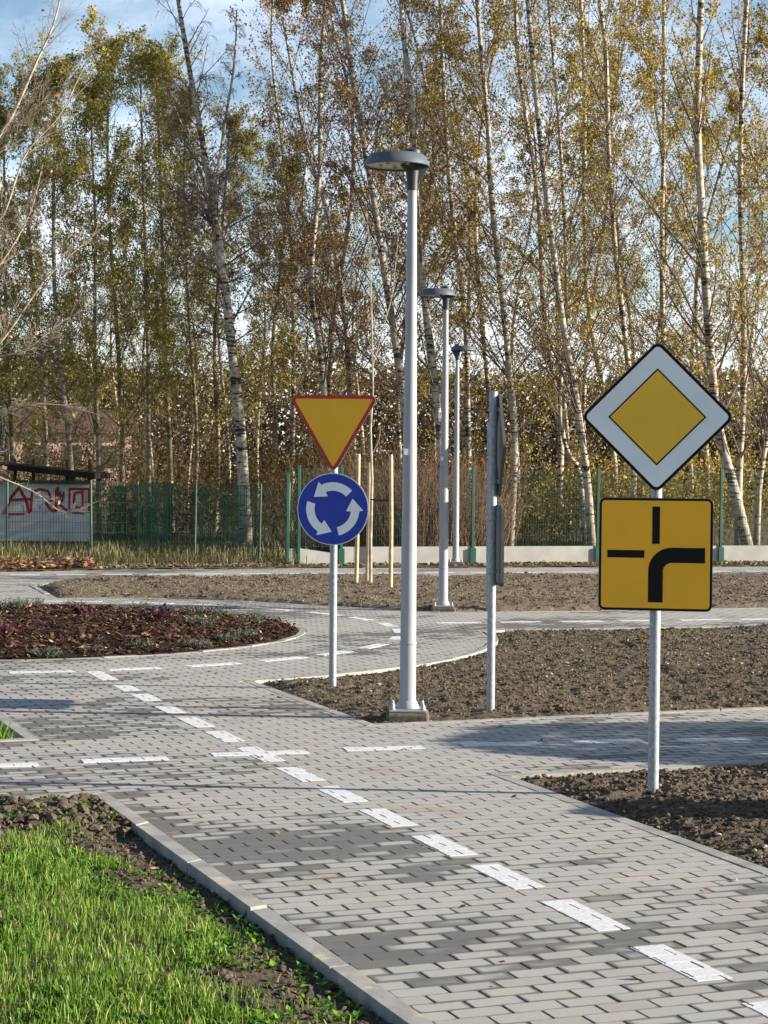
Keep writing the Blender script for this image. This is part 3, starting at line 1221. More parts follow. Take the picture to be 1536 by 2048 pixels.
# ------------------------------------------------------------------ plants in the island
rl = np.random.RandomState(5)


def tuft_mesh(name, n, h, w, spread, mat, rr):
    P = np.zeros((n, 4, 3))
    a = rr.uniform(0, 6.28, n)
    el = rr.uniform(.55, 1.4, n)
    L = h * rr.uniform(.6, 1.1, n)
    for k in range(4):
        t = k / 3
        P[:, k, 0] = np.cos(a) * (spread * .25 + L * np.cos(el) * t * spread * 3.2)
        P[:, k, 1] = np.sin(a) * (spread * .25 + L * np.cos(el) * t * spread * 3.2)
        P[:, k, 2] = L * (np.sin(el) * t - .18 * t * t)
    Rr = np.tile(np.array([.003, .0025, .002, .001]), (n, 1))
    V, F = tubes_np(P, Rr, 3)
    C = P[:, 1:, :].reshape(-1, 3)
    C = np.repeat(C, 5, 0) + rr.normal(0, .012, (len(C) * 5, 3))
    lv, lf = leaves_np(C, w, rr, aspect=.4)
    return mesh_np(name, np.concatenate([V, lv]), [np.concatenate([F, lf + len(V)])], mat)


tufts = [tuft_mesh('lavender_foliage', 60, .17 + .03 * k, .035, .38, M['lav'], rl) for k in range(3)]
heu = []
for k in range(2):
    C = rl.normal(0, 1, (70, 3)) * np.array([.06, .06, .035]) + np.array([0, 0, .06])
    lv, lf = leaves_np(C, .055, rl, aspect=1.0)
    heu.append(mesh_np('purple_foliage', lv, [lf], M['heuch']))
PL = ((185, 1298), (285, 1290), (90, 1305), (455, 1278), (400, 1258), (240, 1232), (335, 1228), (150, 1222), (60, 1220), (500, 1245), (395, 1288), (425, 1230), (20, 1228),
      (280, 1217), (430, 1216), (490, 1268))
for px, py in PL:
    c = g2(px, py, .05)
    if np.linalg.norm(c - RC) > R_IN - .2:
        c = RC + (c - RC) / np.linalg.norm(c - RC) * (R_IN - .25)
    z = hF(np.array([c[0]]), np.array([c[1]]), np.array([R_IN - np.linalg.norm(c - RC)]))[0]
    e = empty('lavender_plant', (c[0], c[1], z - .01), rl.uniform(0, 6.28))
    s = rl.uniform(.5, .82)
    e.scale = (s, s, s)
    link('foliage', tufts[rl.randint(3)], e)
    tag(e, 'small grey-green lavender tuft planted in the bark mulch island', 'plant', 'grey-green tufts in the mulch island')
for px, py in ((10, 1283), (310, 1256), (318, 1246), (160, 1240)):
    c = g2(px, py, .05)
    z = hF(np.array([c[0]]), np.array([c[1]]), np.array([R_IN - np.linalg.norm(c - RC)]))[0]
    e = empty('purple_leaf_plant', (c[0], c[1], z - .01), rl.uniform(0, 6.28))
    link('foliage', heu[rl.randint(2)], e)
    tag(e, 'dark purple-leaved plant in the bark mulch island', 'plant', 'purple plants in the mulch island')

# ------------------------------------------------------------------ signs


def rounded(poly, r, n=6):
    out = []
    m_ = len(poly)
    for i in range(m_):
        p0, p1, p2 = [np.asarray(poly[(i + k) % m_], float) for k in (-1, 0, 1)]
        a, b = (p0 - p1) / np.linalg.norm(p0 - p1), (p2 - p1) / np.linalg.norm(p2 - p1)
        ca = float(np.clip(a @ b, -1, 1))
        half = math.acos(ca) / 2
        tl = r / math.tan(half)
        s, e = p1 + a * tl, p1 + b * tl
        bis = (a + b) / np.linalg.norm(a + b)
        c = p1 + bis * (r / math.sin(half))
        a0 = math.atan2(*(s - c)[::-1])
        a1 = math.atan2(*(e - c)[::-1])
        while a1 - a0 > math.pi:
            a1 -= 2 * math.pi
        while a1 - a0 < -math.pi:
            a1 += 2 * math.pi
        out += [(c[0] + r * math.cos(a0 + (a1 - a0) * k / n), c[1] + r * math.sin(a0 + (a1 - a0) * k / n)) for k in range(n + 1)]
    return out


def off(poly, d):
    """inset a convex outline"""
    P = [np.asarray(p, float) for p in poly]
    c = sum(P) / len(P)
    out = []
    n = len(P)
    for i in range(n):
        t1, t2 = P[i] - P[i - 1], P[(i + 1) % n] - P[i]
        if np.linalg.norm(t1) < 1e-9 or np.linalg.norm(t2) < 1e-9:
            out.append(P[i])
            continue
        n1 = np.array([-t1[1], t1[0]]) / np.linalg.norm(t1)
        n2 = np.array([-t2[1], t2[0]]) / np.linalg.norm(t2)
        if n1 @ (c - P[i]) < 0:
            n1, n2 = -n1, -n2
        b = n1 + n2
        b /= np.linalg.norm(b)
        out.append(P[i] + b * d / max(.3, float(b @ n1)))
    return [tuple(p) for p in out]


def ccw(poly):
    n = len(poly)
    s = sum(poly[i][0] * poly[(i + 1) % n][1] - poly[(i + 1) % n][0] * poly[i][1] for i in range(n))
    return list(poly) if s > 0 else list(poly)[::-1]


def layer(name, poly, y, mat, parent, zc, t=.0012):
    mb = MB()
    mb.plate([(x, z + zc) for x, z in ccw(poly)], y - t, y)
    return mb.build(name, mat, parent)


def dish(name, poly, y, mat, parent, zc, rim=.022):
    """sheet with a folded rim going backwards, like a real sign blank"""
    poly = ccw(poly)
    inn = off(poly, .004)
    n = len(poly)
    vs = [(x, y, z + zc) for x, z in poly] + [(x, y + rim, z + zc) for x, z in poly] + \
         [(x, y + rim, z + zc) for x, z in inn] + [(x, y + .003, z + zc) for x, z in inn]
    fs = [tuple(range(n))]
    for k in range(n):
        j = (k + 1) % n
        fs += [(j, k, n + k, n + j), (n + j, n + k, 2 * n + k, 2 * n + j), (2 * n + j, 2 * n + k, 3 * n + k, 3 * n + j)]
    fs.append(tuple(3 * n + k for k in range(n - 1, -1, -1)))
    mb = MB()
    mb.add(vs, fs)
    return mb.build(name, mat, parent)


def clamp(parent, z, y0=0.0):
    mb = MB()
    mb.lathe([(.034, -.018), (.037, -.016), (.037, .016), (.034, .018)], 20, (0, 0, z))
    mb.box((0, -.042, z), (.07, .02, .03))
    mb.box((.045, -.02, z), (.02, .03, .026))
    mb.tube([(.045, -.042, z), (.045, .012, z)], .005, 6)
    return mb.build('clamp', M['galv'], parent)


def post(parent, h, r=.0305):
    mb = MB()
    mb.lathe([(r, -.25), (r, h - .004), (r * .92, h), (r * .3, h + .002)], 28)
    return mb.build('post', M['galv'], parent, smooth=True)


def diamond(s):
    k = s / math.sqrt(2)
    return [(0, -k), (k, 0), (0, k), (-k, 0)]


def square(s):
    k = s / 2
    return [(-k, -k), (k, -k), (k, k), (-k, k)]


YF = -.058


def priority_plates(root, zd, zs, side_d, side_s):
    dia = rounded(diamond(side_d), .045)
    pl = dish('diamond_plate', dia, YF, M['signback'], root, zd)
    layer('black_border', off(dia, .002), YF - .0003, M['s_black'], pl, zd)
    layer('white_field', off(dia, .018), YF - .0022, M['s_white'], pl, zd)
    layer('black_outline', diamond(side_d * .635), YF - .0041, M['s_black'], pl, zd)
    layer('yellow_diamond', diamond(side_d * .607), YF - .006, M['s_gold'], pl, zd)
    sq = rounded(square(side_s), .034)
    p2 = dish('square_plate', sq, YF, M['signback'], root, zs)
    layer('black_border', off(sq, .003), YF - .0003, M['s_black'], p2, zs)
    layer('yellow_field', off(sq, .015), YF - .0022, M['s_yellow'], p2, zs)
    k = side_s / 224.0
    B = lambda x0, x1, y0, y1: [(x0 * k, y0 * k), (x1 * k, y0 * k), (x1 * k, y1 * k), (x0 * k, y1 * k)]
    layer('minor_road_bar', B(-7, 8, 21, 95), YF - .0041, M['s_black'], p2, zs)
    layer('minor_road_bar', B(-95, -22, -7, 8), YF - .0041, M['s_black'], p2, zs)
    ou = [(-14, -95), (-14, -32)] + [(33 - 47 * math.cos(t), -32 + 46 * math.sin(t)) for t in np.linspace(0, math.pi / 2, 12)][1:] + [(97, 14)]
    inn = [(97, -16)] + [(33 - 18 * math.sin(t), -32 + 16 * math.cos(t)) for t in np.linspace(0, math.pi / 2, 9)] + [(15, -95)]
    layer('main_road_curve', [(x * k, y * k) for x, y in ou + inn], YF - .0041, M['s_black'], p2, zs)
    for z in (zd + .27, zd - .27, zs + .2, zs - .2):
        clamp(root, z)


def sign_root(name, px, py, rz, label):
    p = G(px, py)
    e = empty(name, (p[0], p[1], 0.0), rz)
    tag(e, label, 'road sign')
    return e, p


def z_at(px, py, Y):
    return AT(px, py, Y)[2]


# near sign: priority road diamond over the road-layout plate
e, p = sign_root('priority_sign', 1306, 1591, R_(-10), 'yellow and white priority diamond over a square yellow junction plate on a steel post')
zd, zs = z_at(1314, 834.5, p[1]), z_at(1307.5, 1108, p[1])
post(e, zd + .36)
priority_plates(e, zd, zs, .605, .632)

# give-way triangle over roundabout disc
e, p = sign_root('give_way_sign', 665, 1377, R_(-8), 'red-edged yellow give-way triangle over a blue roundabout disc on a steel post')
zt0, zt1, zc = z_at(667, 791, p[1]), z_at(670, 938, p[1]), z_at(669, 1018, p[1])
sc = p[1] / F_PX
post(e, zt0 - .12)
ctr = (zt0 + zt1) / 2
hh = zt0 - zt1
tri0 = [(0, -hh / 2 - .045), (166 * sc / 2 + .037, hh / 2), (-166 * sc / 2 - .037, hh / 2)]
tri = rounded(tri0, .042)
pl = dish('triangle_plate', tri, YF, M['signback'], e, ctr)
layer('red_border', off(tri, .003), YF - .0003, M['s_red'], pl, ctr)
layer('yellow_field', off(tri, .029), YF - .0022, M['s_yellow'], pl, ctr)
circ = lambda r, n=64: [(r * math.cos(2 * math.pi * k / n), r * math.sin(2 * math.pi * k / n)) for k in range(n)]
RD_ = .298
pl = dish('disc_plate', circ(RD_), YF, M['signback'], e, zc)
layer('white_rim', circ(RD_ - .001), YF - .0003, M['s_white'], pl, zc)
layer('blue_field', circ(RD_ - .0075), YF - .0022, M['s_blue'], pl, zc)
for k in range(3):
    o_ = 2 * math.pi * k / 3
    pol = lambda r, a: (r * RD_ / 372 * math.cos(R_(a) + o_), r * RD_ / 372 * math.sin(R_(a) + o_))
    ar = [pol(190, a) for a in np.linspace(43.5, 113, 12)] + [pol(141, 112), pol(233, 148), pol(318, 118)] + \
         [pol(277, a) for a in np.linspace(116, 43.5, 12)]
    layer('arrow', ar, YF - .0041, M['s_lightgrey'], pl, zc)
for z in (ctr + .16, ctr - .12, zc + .18, zc - .18):
    clamp(e, z)

# the sign seen edge-on, turned to the right-hand path
e, p = sign_root('edge_on_priority_sign', 981, 1424, R_(92.4), 'road sign seen edge-on with its grey back and two plates, beside the tall near lamp')
zt = z_at(997, 783, p[1])
post(e, zt + .0)
priority_plates(e, z_at(1000, 891, p[1]), z_at(1000, 1089, p[1]), .57, .60)
# a further edge-on sign behind it
e, p = sign_root('far_edge_on_sign', 976, 1222, R_(92.4), 'steel sign post standing behind the edge-on sign across the far path')
post(e, 2.42)
priority_plates(e, 2.0, 1.27, .57, .60)

# ------------------------------------------------------------------ street lamps


def lamp(px, py, hx, top_px, label, head_dir):
    p = G(px, py)
    e = empty('street_lamp', (p[0], p[1], 0.0), 0.0 if head_dir < 0 else math.pi)
    tag(e, label, 'street lamp', 'pale park lamps along the path')
    hz = 4.02
    mb = MB()
    mb.lathe([(.0, .0), (.125, .0), (.125, .018), (.085, .02), (.083, .03), (.07, .065), (.0605, .075)], 32, (0, 0, .06), cap=False)
    mb.build('base_flange', M['pole'], e, smooth=True)
    mb = MB()
    mb.box((0, 0, .068), (.27, .27, .016))
    mb.build('base_plate', M['pole'], e, bevel=.003)
    for a in (45, 135, 225, 315):
        x, y = .155 * math.cos(R_(a)), .155 * math.sin(R_(a))
        mb = MB()
        mb.lathe([(.0, 0), (.02, 0), (.02, .01), (.014, .014), (.012, .038), (.008, .046), (0, .048)], 12, (x, y, .075), cap=False)
        mb.build('bolt_cap', M['pole'], e, smooth=True)
    mb = MB()
    mb.lathe([(.060, .10), (.0585, .55), (.0575, .56), (.056, 1.2), (.033, 3.9), (.032, hz - .12)], 36, cap=True)
    mb.build('pole', M['pole'], e, smooth=True)
    mb = MB()
    mb.lathe([(.061, .545), (.0625, .55), (.0625, .562), (.060, .567)], 36, cap=False)
    mb.build('pole_seam', M['pole'], e, smooth=True)
    mb = MB()
    mb.box((-.03, -.055, 1.95), (.03, .006, .045))
    mb.build('pole_tag', M['s_white'], e)
    # head
    ox = -.115
    mb = MB()
    mb.lathe([(.041, hz - .17), (.042, hz - .10), (.048, hz - .03), (.09, hz + .01)], 24)
    mb.build('head_socket', M['lampdark'], e, smooth=True)
    mb = MB()
    vs = [(.04, -.012, hz - .13), (.04, .012, hz - .13), (.12, .012, hz + .01), (.12, -.012, hz + .01), (.03, -.012, hz + .02), (.03, .012, hz + .02)]
    mb.add(vs, [(0, 3, 2, 1), (0, 1, 5, 4), (3, 4, 5, 2), (0, 4, 3), (1, 2, 5)])
    mb.build('head_gusset', M['lampgrey'], e)
    mb = MB()
    mb.lathe([(.225, .012), (.238, .0), (.241, .006), (.236, .022), (.205, .078), (.195, .086), (.0, .092)], 48, (ox, 0, hz), cap=False)
    hd = mb.build('lamp_head', M['lampgrey'], e, smooth=True)
    mb = MB()
    mb.lathe([(.0, .02), (.226, .014)], 48, (ox, 0, hz), cap=False)
    mb.build('lens', M['lens'], hd)
    for k in range(5):
        a = 2 * math.pi * k / 5 + .4
        mb = MB()
        mb.box((ox + .12 * math.cos(a), .12 * math.sin(a), hz + .009), (.012, .03, .012), a)
        mb.build('led_module', M['led'], hd)
    mb = MB()
    mb.lathe([(.060, .085), (.060, .118), (.055, .125), (.0, .127)], 28, (.0 if head_dir < 0 else 0, 0, hz), cap=False)
    mb.build('sensor_cap', M['lampdark'], hd, smooth=True)
    mb = MB()
    n_ = 9
    ring = [(-.17 + .34 * (i % 3) / 2, -.17 + .34 * (i // 3) / 2) for i in range(9)]
    mb.box((0, 0, -.025), (.31, .31, .16))
    f_ = mb.build('concrete_footing', M['footing'], e, bevel=.02)
    return e


lamp(815, 1437, 788, 320, 'tallest-looking pale street lamp beside the red-edged give-way sign', -1)
lamp(886, 1222, 876, 588, 'pale street lamp on the soil strip beside the far path', -1)
lamp(911, 1131, 927, 692, 'pale street lamp standing against the concrete fence base', 1)

# ------------------------------------------------------------------ young staked tree
rt_ = np.random.RandomState(9)
pt = G(741, 1172)
Yt = pt[1]
e = empty('young_tree', (pt[0], pt[1], 0.02))
tag(e, 'bare thin young tree tied between wooden stakes on the soil strip', 'tree')


def loc_px(lst, Y, base):
    return [tuple(AT(x, y, Y) - np.array([base[0], base[1], .02])) for x, y in lst]


mb = MB()
mb.tube([(0, 0, -.1)] + loc_px([(741, 1080), (744, 960), (741, 860), (746, 780)], Yt, pt), [.032, .028, .024, .018, .015], 8)
mb.build('trunk', M['palebark'], e, smooth=True)
mb = MB()
mb.tube(loc_px([(746, 785), (745, 700), (743, 600), (741, 500), (736, 450)], Yt, pt), [.014, .011, .009, .006, .003], 6)
mb.tube(loc_px([(745, 735), (760, 680), (785, 590), (792, 520), (797, 470)], Yt, pt), [.010, .009, .007, .005, .003], 6)
mb.tube(loc_px([(743, 690), (741, 600), (738, 500), (734, 430)], Yt + .1, pt), [.008, .006, .004, .002], 5)
mb.tube(loc_px([(746, 910), (738, 900), (735, 860), (728, 835)], Yt, pt), [.008, .007, .005, .003], 5)
mb.tube(loc_px([(746, 905), (758, 880), (762, 850)], Yt, pt), [.007, .005, .003], 5)
mb.build('branches', M['palebark'], e, smooth=True)
stk = [((712, 1171), (717, 908)), ((734, 1166), (739, 925)), ((781, 1179), (782, 909))]
for k, (b_, t_) in enumerate(stk):
    p = G(*b_)
    top = AT(t_[0], t_[1], p[1])
    e2_ = empty('wooden_stake', (p[0], p[1], 0))
    tag(e2_, 'pale peeled wooden stake beside the bare young tree', 'stake', 'stakes around the young tree')
    mb = MB()
    d_ = top - p
    mb.tube([(0, 0, -.1), (d_[0] * .5 + .006, 0, d_[2] * .5), (d_[0], 0, d_[2] - .02), (d_[0], 0, d_[2])], [.034, .033, .032, .026], 10)
    mb.build('stake', M['stake'], e2_, smooth=True)
ps = G(*stk[2][0])
za = AT(760, 999, pt[1])[2]
mb = MB()
a_, b_ = np.array([pt[0], pt[1], za]), np.array([ps[0], ps[1], za + .01])
for s_ in (-.02, .02):
    mb.tube([a_ + [0, s_, 0], (a_ + b_) / 2 + [0, s_, -.015], b_ + [0, s_, 0]], .012, 5)
tag(mb.build('tree_tie', M['strap'], None), 'black strap tying the young tree to its stake', 'strap')

# ------------------------------------------------------------------ verge and ground beyond the fence


def hG(x, y, d):
    base = .03 * fbm(x * .8, y * .8, 4) - .01 + .02 * np.abs(vnoise(x * 7, y * 7) - .5)
    return np.where(d < .03, -.05, base + .35 * ss(46, 75, y))


oG = heightfield('verge', [p for p in vg] + [np.array([20, 80]), np.array([-20, 80])], .14, hG, M['verge'], edge_in=.0)


def vz(x, y):
    return float(hG(np.array([x]), np.array([y]), np.array([1.0]))[0])


# ------------------------------------------------------------------ fence with concrete base planks (right)
fa, fb = g2(683, 1129), g2(1536, 1124)
fd = (fb - fa) / np.linalg.norm(fb - fa)
fang = math.atan2(fd[1], fd[0])
postx = [575, 597, 682, 945, 1195, 1441, 1690, 1940]


def on_line(px):
    """where the sight line through column px crosses the fence line"""
    d = ray(px, 1110)[:2]
    # CAM + s*d = fa + t*fd
    A = np.array([[d[0], -fd[0]], [d[1], -fd[1]]])
    s_, t_ = np.linalg.solve(A, fa - CAM[:2])
    return fa + fd * t_, t_


fe = empty('mesh_fence', (fa[0], fa[1], 0), fang)
tag(fe, 'dark green welded mesh fence standing on the low concrete planks', 'fence')
we = empty('plank_wall', (fa[0], fa[1], 0), fang)
tag(we, 'low wall of pale precast concrete planks below the mesh fence', 'wall')
tvals = [on_line(px)[1] for px in postx]


def mesh_panel(parent, t0, t1, z0, z1, name='mesh_panel', sx=.05, sz=.2):
    mb = MB()
    n = int((t1 - t0) / sx)
    w = .0022
    for i in range(n + 1):
        x = t0 + (t1 - t0) * i / n
        mb.box((x, 0, (z0 + z1) / 2), (w * 2, w * 2, z1 - z0))
    k = int((z1 - z0) / sz)
    for i in range(k + 1):
        z = z0 + (z1 - z0) * i / k
        mb.box(((t0 + t1) / 2, .006, z), (t1 - t0, .005, .006))
    return mb.build(name, M['green'], parent)


for i, t in enumerate(tvals):
    mb = MB()
    mb.box((t, 0, .85), (.055, .045, 1.98 if i > 0 else 1.7))
    mb.box((t, 0, 1.85 if i > 0 else 1.71), (.062, .052, .02))
    if i >= 2:
        mb.box((t, -.03, .13), (.12, .03, .34))
    mb.build('post', M['green'], fe, bevel=.004)
    if i < len(tvals) - 1:
        mesh_panel(fe, t + .03, tvals[i + 1] - .03, .34 if i >= 1 else .05, 1.78)
        if i >= 2:
            mb = MB()
            mb.box(((t + tvals[i + 1]) / 2, .03, .10), (tvals[i + 1] - t - .07, .05, .46))
            mb.build('concrete_plank', M['wallconc'], we, bevel=.006)
# sloping planks at the corner of the fence
mb = MB()
t0, t1 = tvals[0], tvals[2] - .06
for (xa, za_, xb, zb_) in ((t0, .30, t0 + .14, .30), (t0 + .22, .31, t1, .2)):
    v = [(xa, .01, -.1), (xb, .01, -.1), (xb, .01, zb_), (xa, .01, za_), (xa, .06, -.1), (xb, .06, -.1), (xb, .06, zb_), (xa, .06, za_)]
    mb.add(v, [(0, 1, 2, 3), (5, 4, 7, 6), (3, 2, 6, 7), (0, 3, 7, 4), (1, 5, 6, 2)])
    mb.build('concrete_plank', M['wallconc'], we)
    mb = MB()

# left fence: several runs of thin posts with mesh between
le = empty('old_mesh_fence', (g2(15, 1110)[0], g2(15, 1110)[1], 0))
tag(le, 'old sagging dark green mesh fence along the leafy verge', 'fence')
lb = np.array(le.location[:2])
runs = [((-120, 1112), 950), ((14, 1110), 958), ((183, 1112), 960), ((276, 1110), 963), ((389, 1112), 966), ((518, 1118), 968), ((575, 1120), 966)]
lp = []
for (px, py), ty in runs:
    p = g2(px, py)
    top = AT(px, ty, p[1])[2]
    lp.append((p, top))
for k, (p, top) in enumerate(lp):
    q_ = p - lb
    mb = MB()
    mb.tube([(q_[0], q_[1], -.1), (q_[0] + random.uniform(-.03, .03), q_[1], top)], .026, 8)
    mb.build('post', M['green'], le)
    if k:
        p0, t0_ = lp[k - 1]
        a_, b_ = p0 - lb, q_
        L = np.linalg.norm(b_ - a_)
        mb = MB()
        n = int(L / .055)
        for i in range(1, n):
            x = a_ + (b_ - a_) * i / n
            zt = t0_ + (top - t0_) * i / n - .02
            mb.box((x[0], x[1], (zt + .03) / 2), (.006, .006, zt - .03))
        for i in range(8):
            za_ = .06 + (t0_ - .1) * i / 7
            zb_ = .06 + (top - .1) * i / 7
            mb.tube([(a_[0], a_[1], za_), (b_[0], b_[1], zb_)], .0032, 4)
        mb.build('mesh_panel', M['green'], le)
be = empty('back_mesh_fence', (g2(217, 1066)[0], g2(217, 1066)[1], 0))
tag(be, 'row of thin green fence posts deeper among the trunks', 'fence')
bb = np.array(be.location[:2])
prev = None
for px, py, ty in ((217, 1066, 968), (250, 1076, 970), (303, 1086, 962), (335, 1092, 964), (341, 1092, 966), (447, 1092, 970), (510, 1100, 968)):
    p = g2(px, py)
    top = AT(px, ty, p[1])[2]
    q_ = p - bb
    mb = MB()
    mb.tube([(q_[0], q_[1], -.1), (q_[0] + random.uniform(-.05, .05), q_[1], top)], .024, 8)
    mb.build('post', M['green'], be)
    if prev is not None:
        (a_, ta_), (b_, tb_) = prev, (q_, top)
        mb = MB()
        n = max(2, int(np.linalg.norm(b_ - a_) / .06))
        for i in range(1, n):
            x = a_ + (b_ - a_) * i / n
            zt = ta_ + (tb_ - ta_) * i / n - .03
            mb.box((x[0], x[1], zt / 2), (.006, .006, zt))
        for i in range(7):
            mb.tube([(a_[0], a_[1], .08 + (ta_ - .12) * i / 6), (b_[0], b_[1], .08 + (tb_ - .12) * i / 6)], .003, 4)
        mb.build('mesh_panel', M['green'], be)
    prev = (q_, top)

# ------------------------------------------------------------------ graffiti wall with a dark lean-to roof
M['whitewash'] = plain('old_white_render', sr(178, 176, 170), .9, .2, 0, .18, 1.2)
M['graf'] = plain('red_spray_paint', sr(150, 26, 26), .8, .2, 0, .2, 6)
M['graf2'] = plain('dark_spray_paint', sr(52, 46, 70), .8, .2, 0, .2, 6)
M['tar'] = plain('tarred_roof', sr(40, 36, 34), .95, .1, 0, .25, 4)
M['oldwood'] = plain('old_dark_wood', sr(70, 60, 50), .9, .2, 0, .2, 6)
HY = 46.2
hl, hr = AT(-260, 1082, HY), AT(180, 1082, HY)
he = empty('graffiti_shed', (hr[0], HY, 0))
tag(he, 'low white shed wall with red graffiti under a dark sagging roof', 'shed')
ztop = AT(90, 966, HY)[2]
W = hr[0] - hl[0]
mb = MB()
mb.box((-W / 2, .1, ztop / 2), (W, .2, ztop))
hw = mb.build('wall', M['whitewash'], he, bevel=.01)
mb = MB()
mb.box((-W / 2, .05, ztop + .03), (W + .08, .36, .07))
mb.build('wall_coping', M['oldwood'], he, bevel=.01)
for px in (25, 62, 130, 175):
    x = AT(px, 960, HY)[0] - hr[0]
    mb = MB()
    mb.box((x, .3, ztop + .25), (.07, .07, .62))
    mb.build('roof_post', M['oldwood'], he)
r0_, r1_ = AT(-260, 905, HY), AT(192, 952, HY)
mb = MB()
x0_, z0_, x1_, z1_ = r0_[0] - hr[0], r0_[2], r1_[0] - hr[0], r1_[2]
v = []
for yy in (-.25, 2.4):
    v += [(x0_, yy, z0_ - .07), (x1_, yy, z1_ - .07), (x1_, yy, z1_ + .07), (x0_, yy, z0_ + .07)]
mb.add(v, [(0, 1, 2, 3), (5, 4, 7, 6), (3, 2, 6, 7), (0, 4, 5, 1), (0, 3, 7, 4), (1, 5, 6, 2)])
mb.build('roof', M['tar'], he)


def stroke(pts, w, mat, dy=0.0):
    mb = MB()
    P = [AT(x, y, HY) - np.array([hr[0], HY, 0]) for x, y in pts]
    for a, b in zip(P[:-1], P[1:]):
        t = (b - a) / (np.linalg.norm(b - a) + 1e-9)
        s = np.array([-t[2], 0, t[0]]) * w / 2
        a, b = a - t * w * .3, b + t * w * .3
        vs = [a - s, b - s, b + s, a + s]
        mb.add([(q[0], -.004 - dy, q[2]) for q in vs], [(0, 1, 2, 3)])
        dy += .0012
    mb.build('graffiti_stroke', mat, hw)


stroke([(8, 1028), (22, 995), (38, 975), (52, 1000), (58, 1025)], .07, M['graf'])
stroke([(14, 1000), (62, 998)], .06, M['graf'], .006)
stroke([(18, 1028), (48, 1028)], .05, M['graf'], .012)
stroke([(62, 1022), (64, 985), (80, 978), (96, 982), (104, 1000), (92, 1008)], .06, M['graf'])
stroke([(92, 1006), (102, 1020), (112, 1022), (113, 978)], .06, M['graf'], .009)
stroke([(116, 975), (120, 1010), (134, 1020)], .06, M['graf'], .014)
stroke([(139, 978), (178, 978), (178, 1020)], .06, M['graf'])
stroke([(139, 978), (139, 1018)], .05, M['graf'], .008)
stroke([(164, 984), (150, 986), (148, 1002), (150, 1014), (168, 1014)], .06, M['graf'], .012)
stroke([(165, 980), (166, 1014)], .05, M['graf'], .02)
stroke([(146, 1026), (168, 1027)], .04, M['graf2'])
stroke([(120, 985), (124, 1002), (128, 985)], .05, M['graf2'], .02)

# pale pink house far behind the trunks
M['pinkwall'] = plain('pale_pink_render', sr(196, 166, 150), .9, .2, 0, .06, .8)
M['rooftile'] = plain('dark_roof', sr(84, 66, 58), .85, .2, 0, .15, 3)
M['glass'] = plain('window_glass', sr(52, 58, 66), .15, .6, 0, .1, 2)
PY = 84.0
pl_, pr_ = AT(20, 1000, PY), AT(262, 1000, PY)
pe = empty('pink_house', ((pl_[0] + pr_[0]) / 2, PY, 0), R_(12))
tag(pe, 'pale pink house half hidden behind the trunks above the graffiti shed', 'house')
Wp = pr_[0] - pl_[0]
zt = AT(150, 866, PY)[2]
mb = MB()
mb.box((0, 3, zt / 2), (Wp, 6, zt))
pw_ = mb.build('wall', M['pinkwall'], pe)
mb = MB()
v = [(-Wp / 2 - .3, -.4, zt + .004), (Wp / 2 + .3, -.4, zt + .004), (Wp / 2 + .3, 6.4, zt + .004), (-Wp / 2 - .3, 6.4, zt + .004), (-Wp / 2 - .3, 3, zt + 1.1), (Wp / 2 + .3, 3, zt + 1.1)]
mb.add(v, [(0, 1, 5, 4), (2, 3, 4, 5), (1, 2, 5), (3, 0, 4), (3, 2, 1, 0)])
mb.build('roof', M['rooftile'], pe)
for x in (-1.5, .1, 1.6):
    mb = MB()
    mb.box((x, -.01, zt - 1.0), (.75, .06, .95))
    f_ = mb.build('window', M['oldwood'], pe)
    mb = MB()
    mb.box((x, -.045, zt - 1.0), (.6, .02, .8))
    mb.build('pane', M['glass'], f_)

# ------------------------------------------------------------------ trees


def polyline_at(P, t):
    """P (K,3), t array in 0..1 -> points and tangents"""
    K = len(P)
    s = np.clip(t, 0, .9999) * (K - 1)
    i = s.astype(int)
    f = (s - i)[:, None]
    return P[i] * (1 - f) + P[i + 1] * f, (P[i + 1] - P[i]) / (np.linalg.norm(P[i + 1] - P[i], axis=1, keepdims=True) + 1e-9)


def sub_branches(P, Rd, n_per, s0, len_f, ang_f, up, droop, K, rr, rfrac=.55, rmin=.003):
    """children of every polyline in P (N,K0,3)"""
    N, K0, _ = P.shape
    s = rr.uniform(s0, .98, (N, n_per)) * (K0 - 1)
    i = np.minimum(s.astype(int), K0 - 2)
    f = (s - i)[..., None]
    n_ = np.arange(N)[:, None]
    base = P[n_, i] * (1 - f) + P[n_, i + 1] * f
    tan = P[n_, i + 1] - P[n_, i]
    tan /= np.linalg.norm(tan, axis=2, keepdims=True) + 1e-9
    rad = (Rd[n_, i] * (1 - f[..., 0]) + Rd[n_, i + 1] * f[..., 0]) * rfrac
    base, tan, rad = base.reshape(-1, 3), tan.reshape(-1, 3), np.maximum(rad.reshape(-1), rmin)
    Lp = np.linalg.norm(P[:, 1:] - P[:, :-1], axis=2).sum(1)
    L = (np.repeat(Lp, n_per) * len_f * rr.uniform(.5, 1.2, N * n_per)) * (1.15 - .6 * (s.reshape(-1) / (K0 - 1)))
    perp = np.cross(tan, rr.normal(size=tan.shape))
    perp /= np.linalg.norm(perp, axis=1, keepdims=True) + 1e-9
    a = rr.uniform(ang_f * .6, ang_f * 1.3, len(base))[:, None]
    d = tan * np.cos(a) + perp * np.sin(a)
    d[:, 2] += up
    d /= np.linalg.norm(d, axis=1, keepdims=True)
    return grow(base, d, L, rad, K, droop, rr)


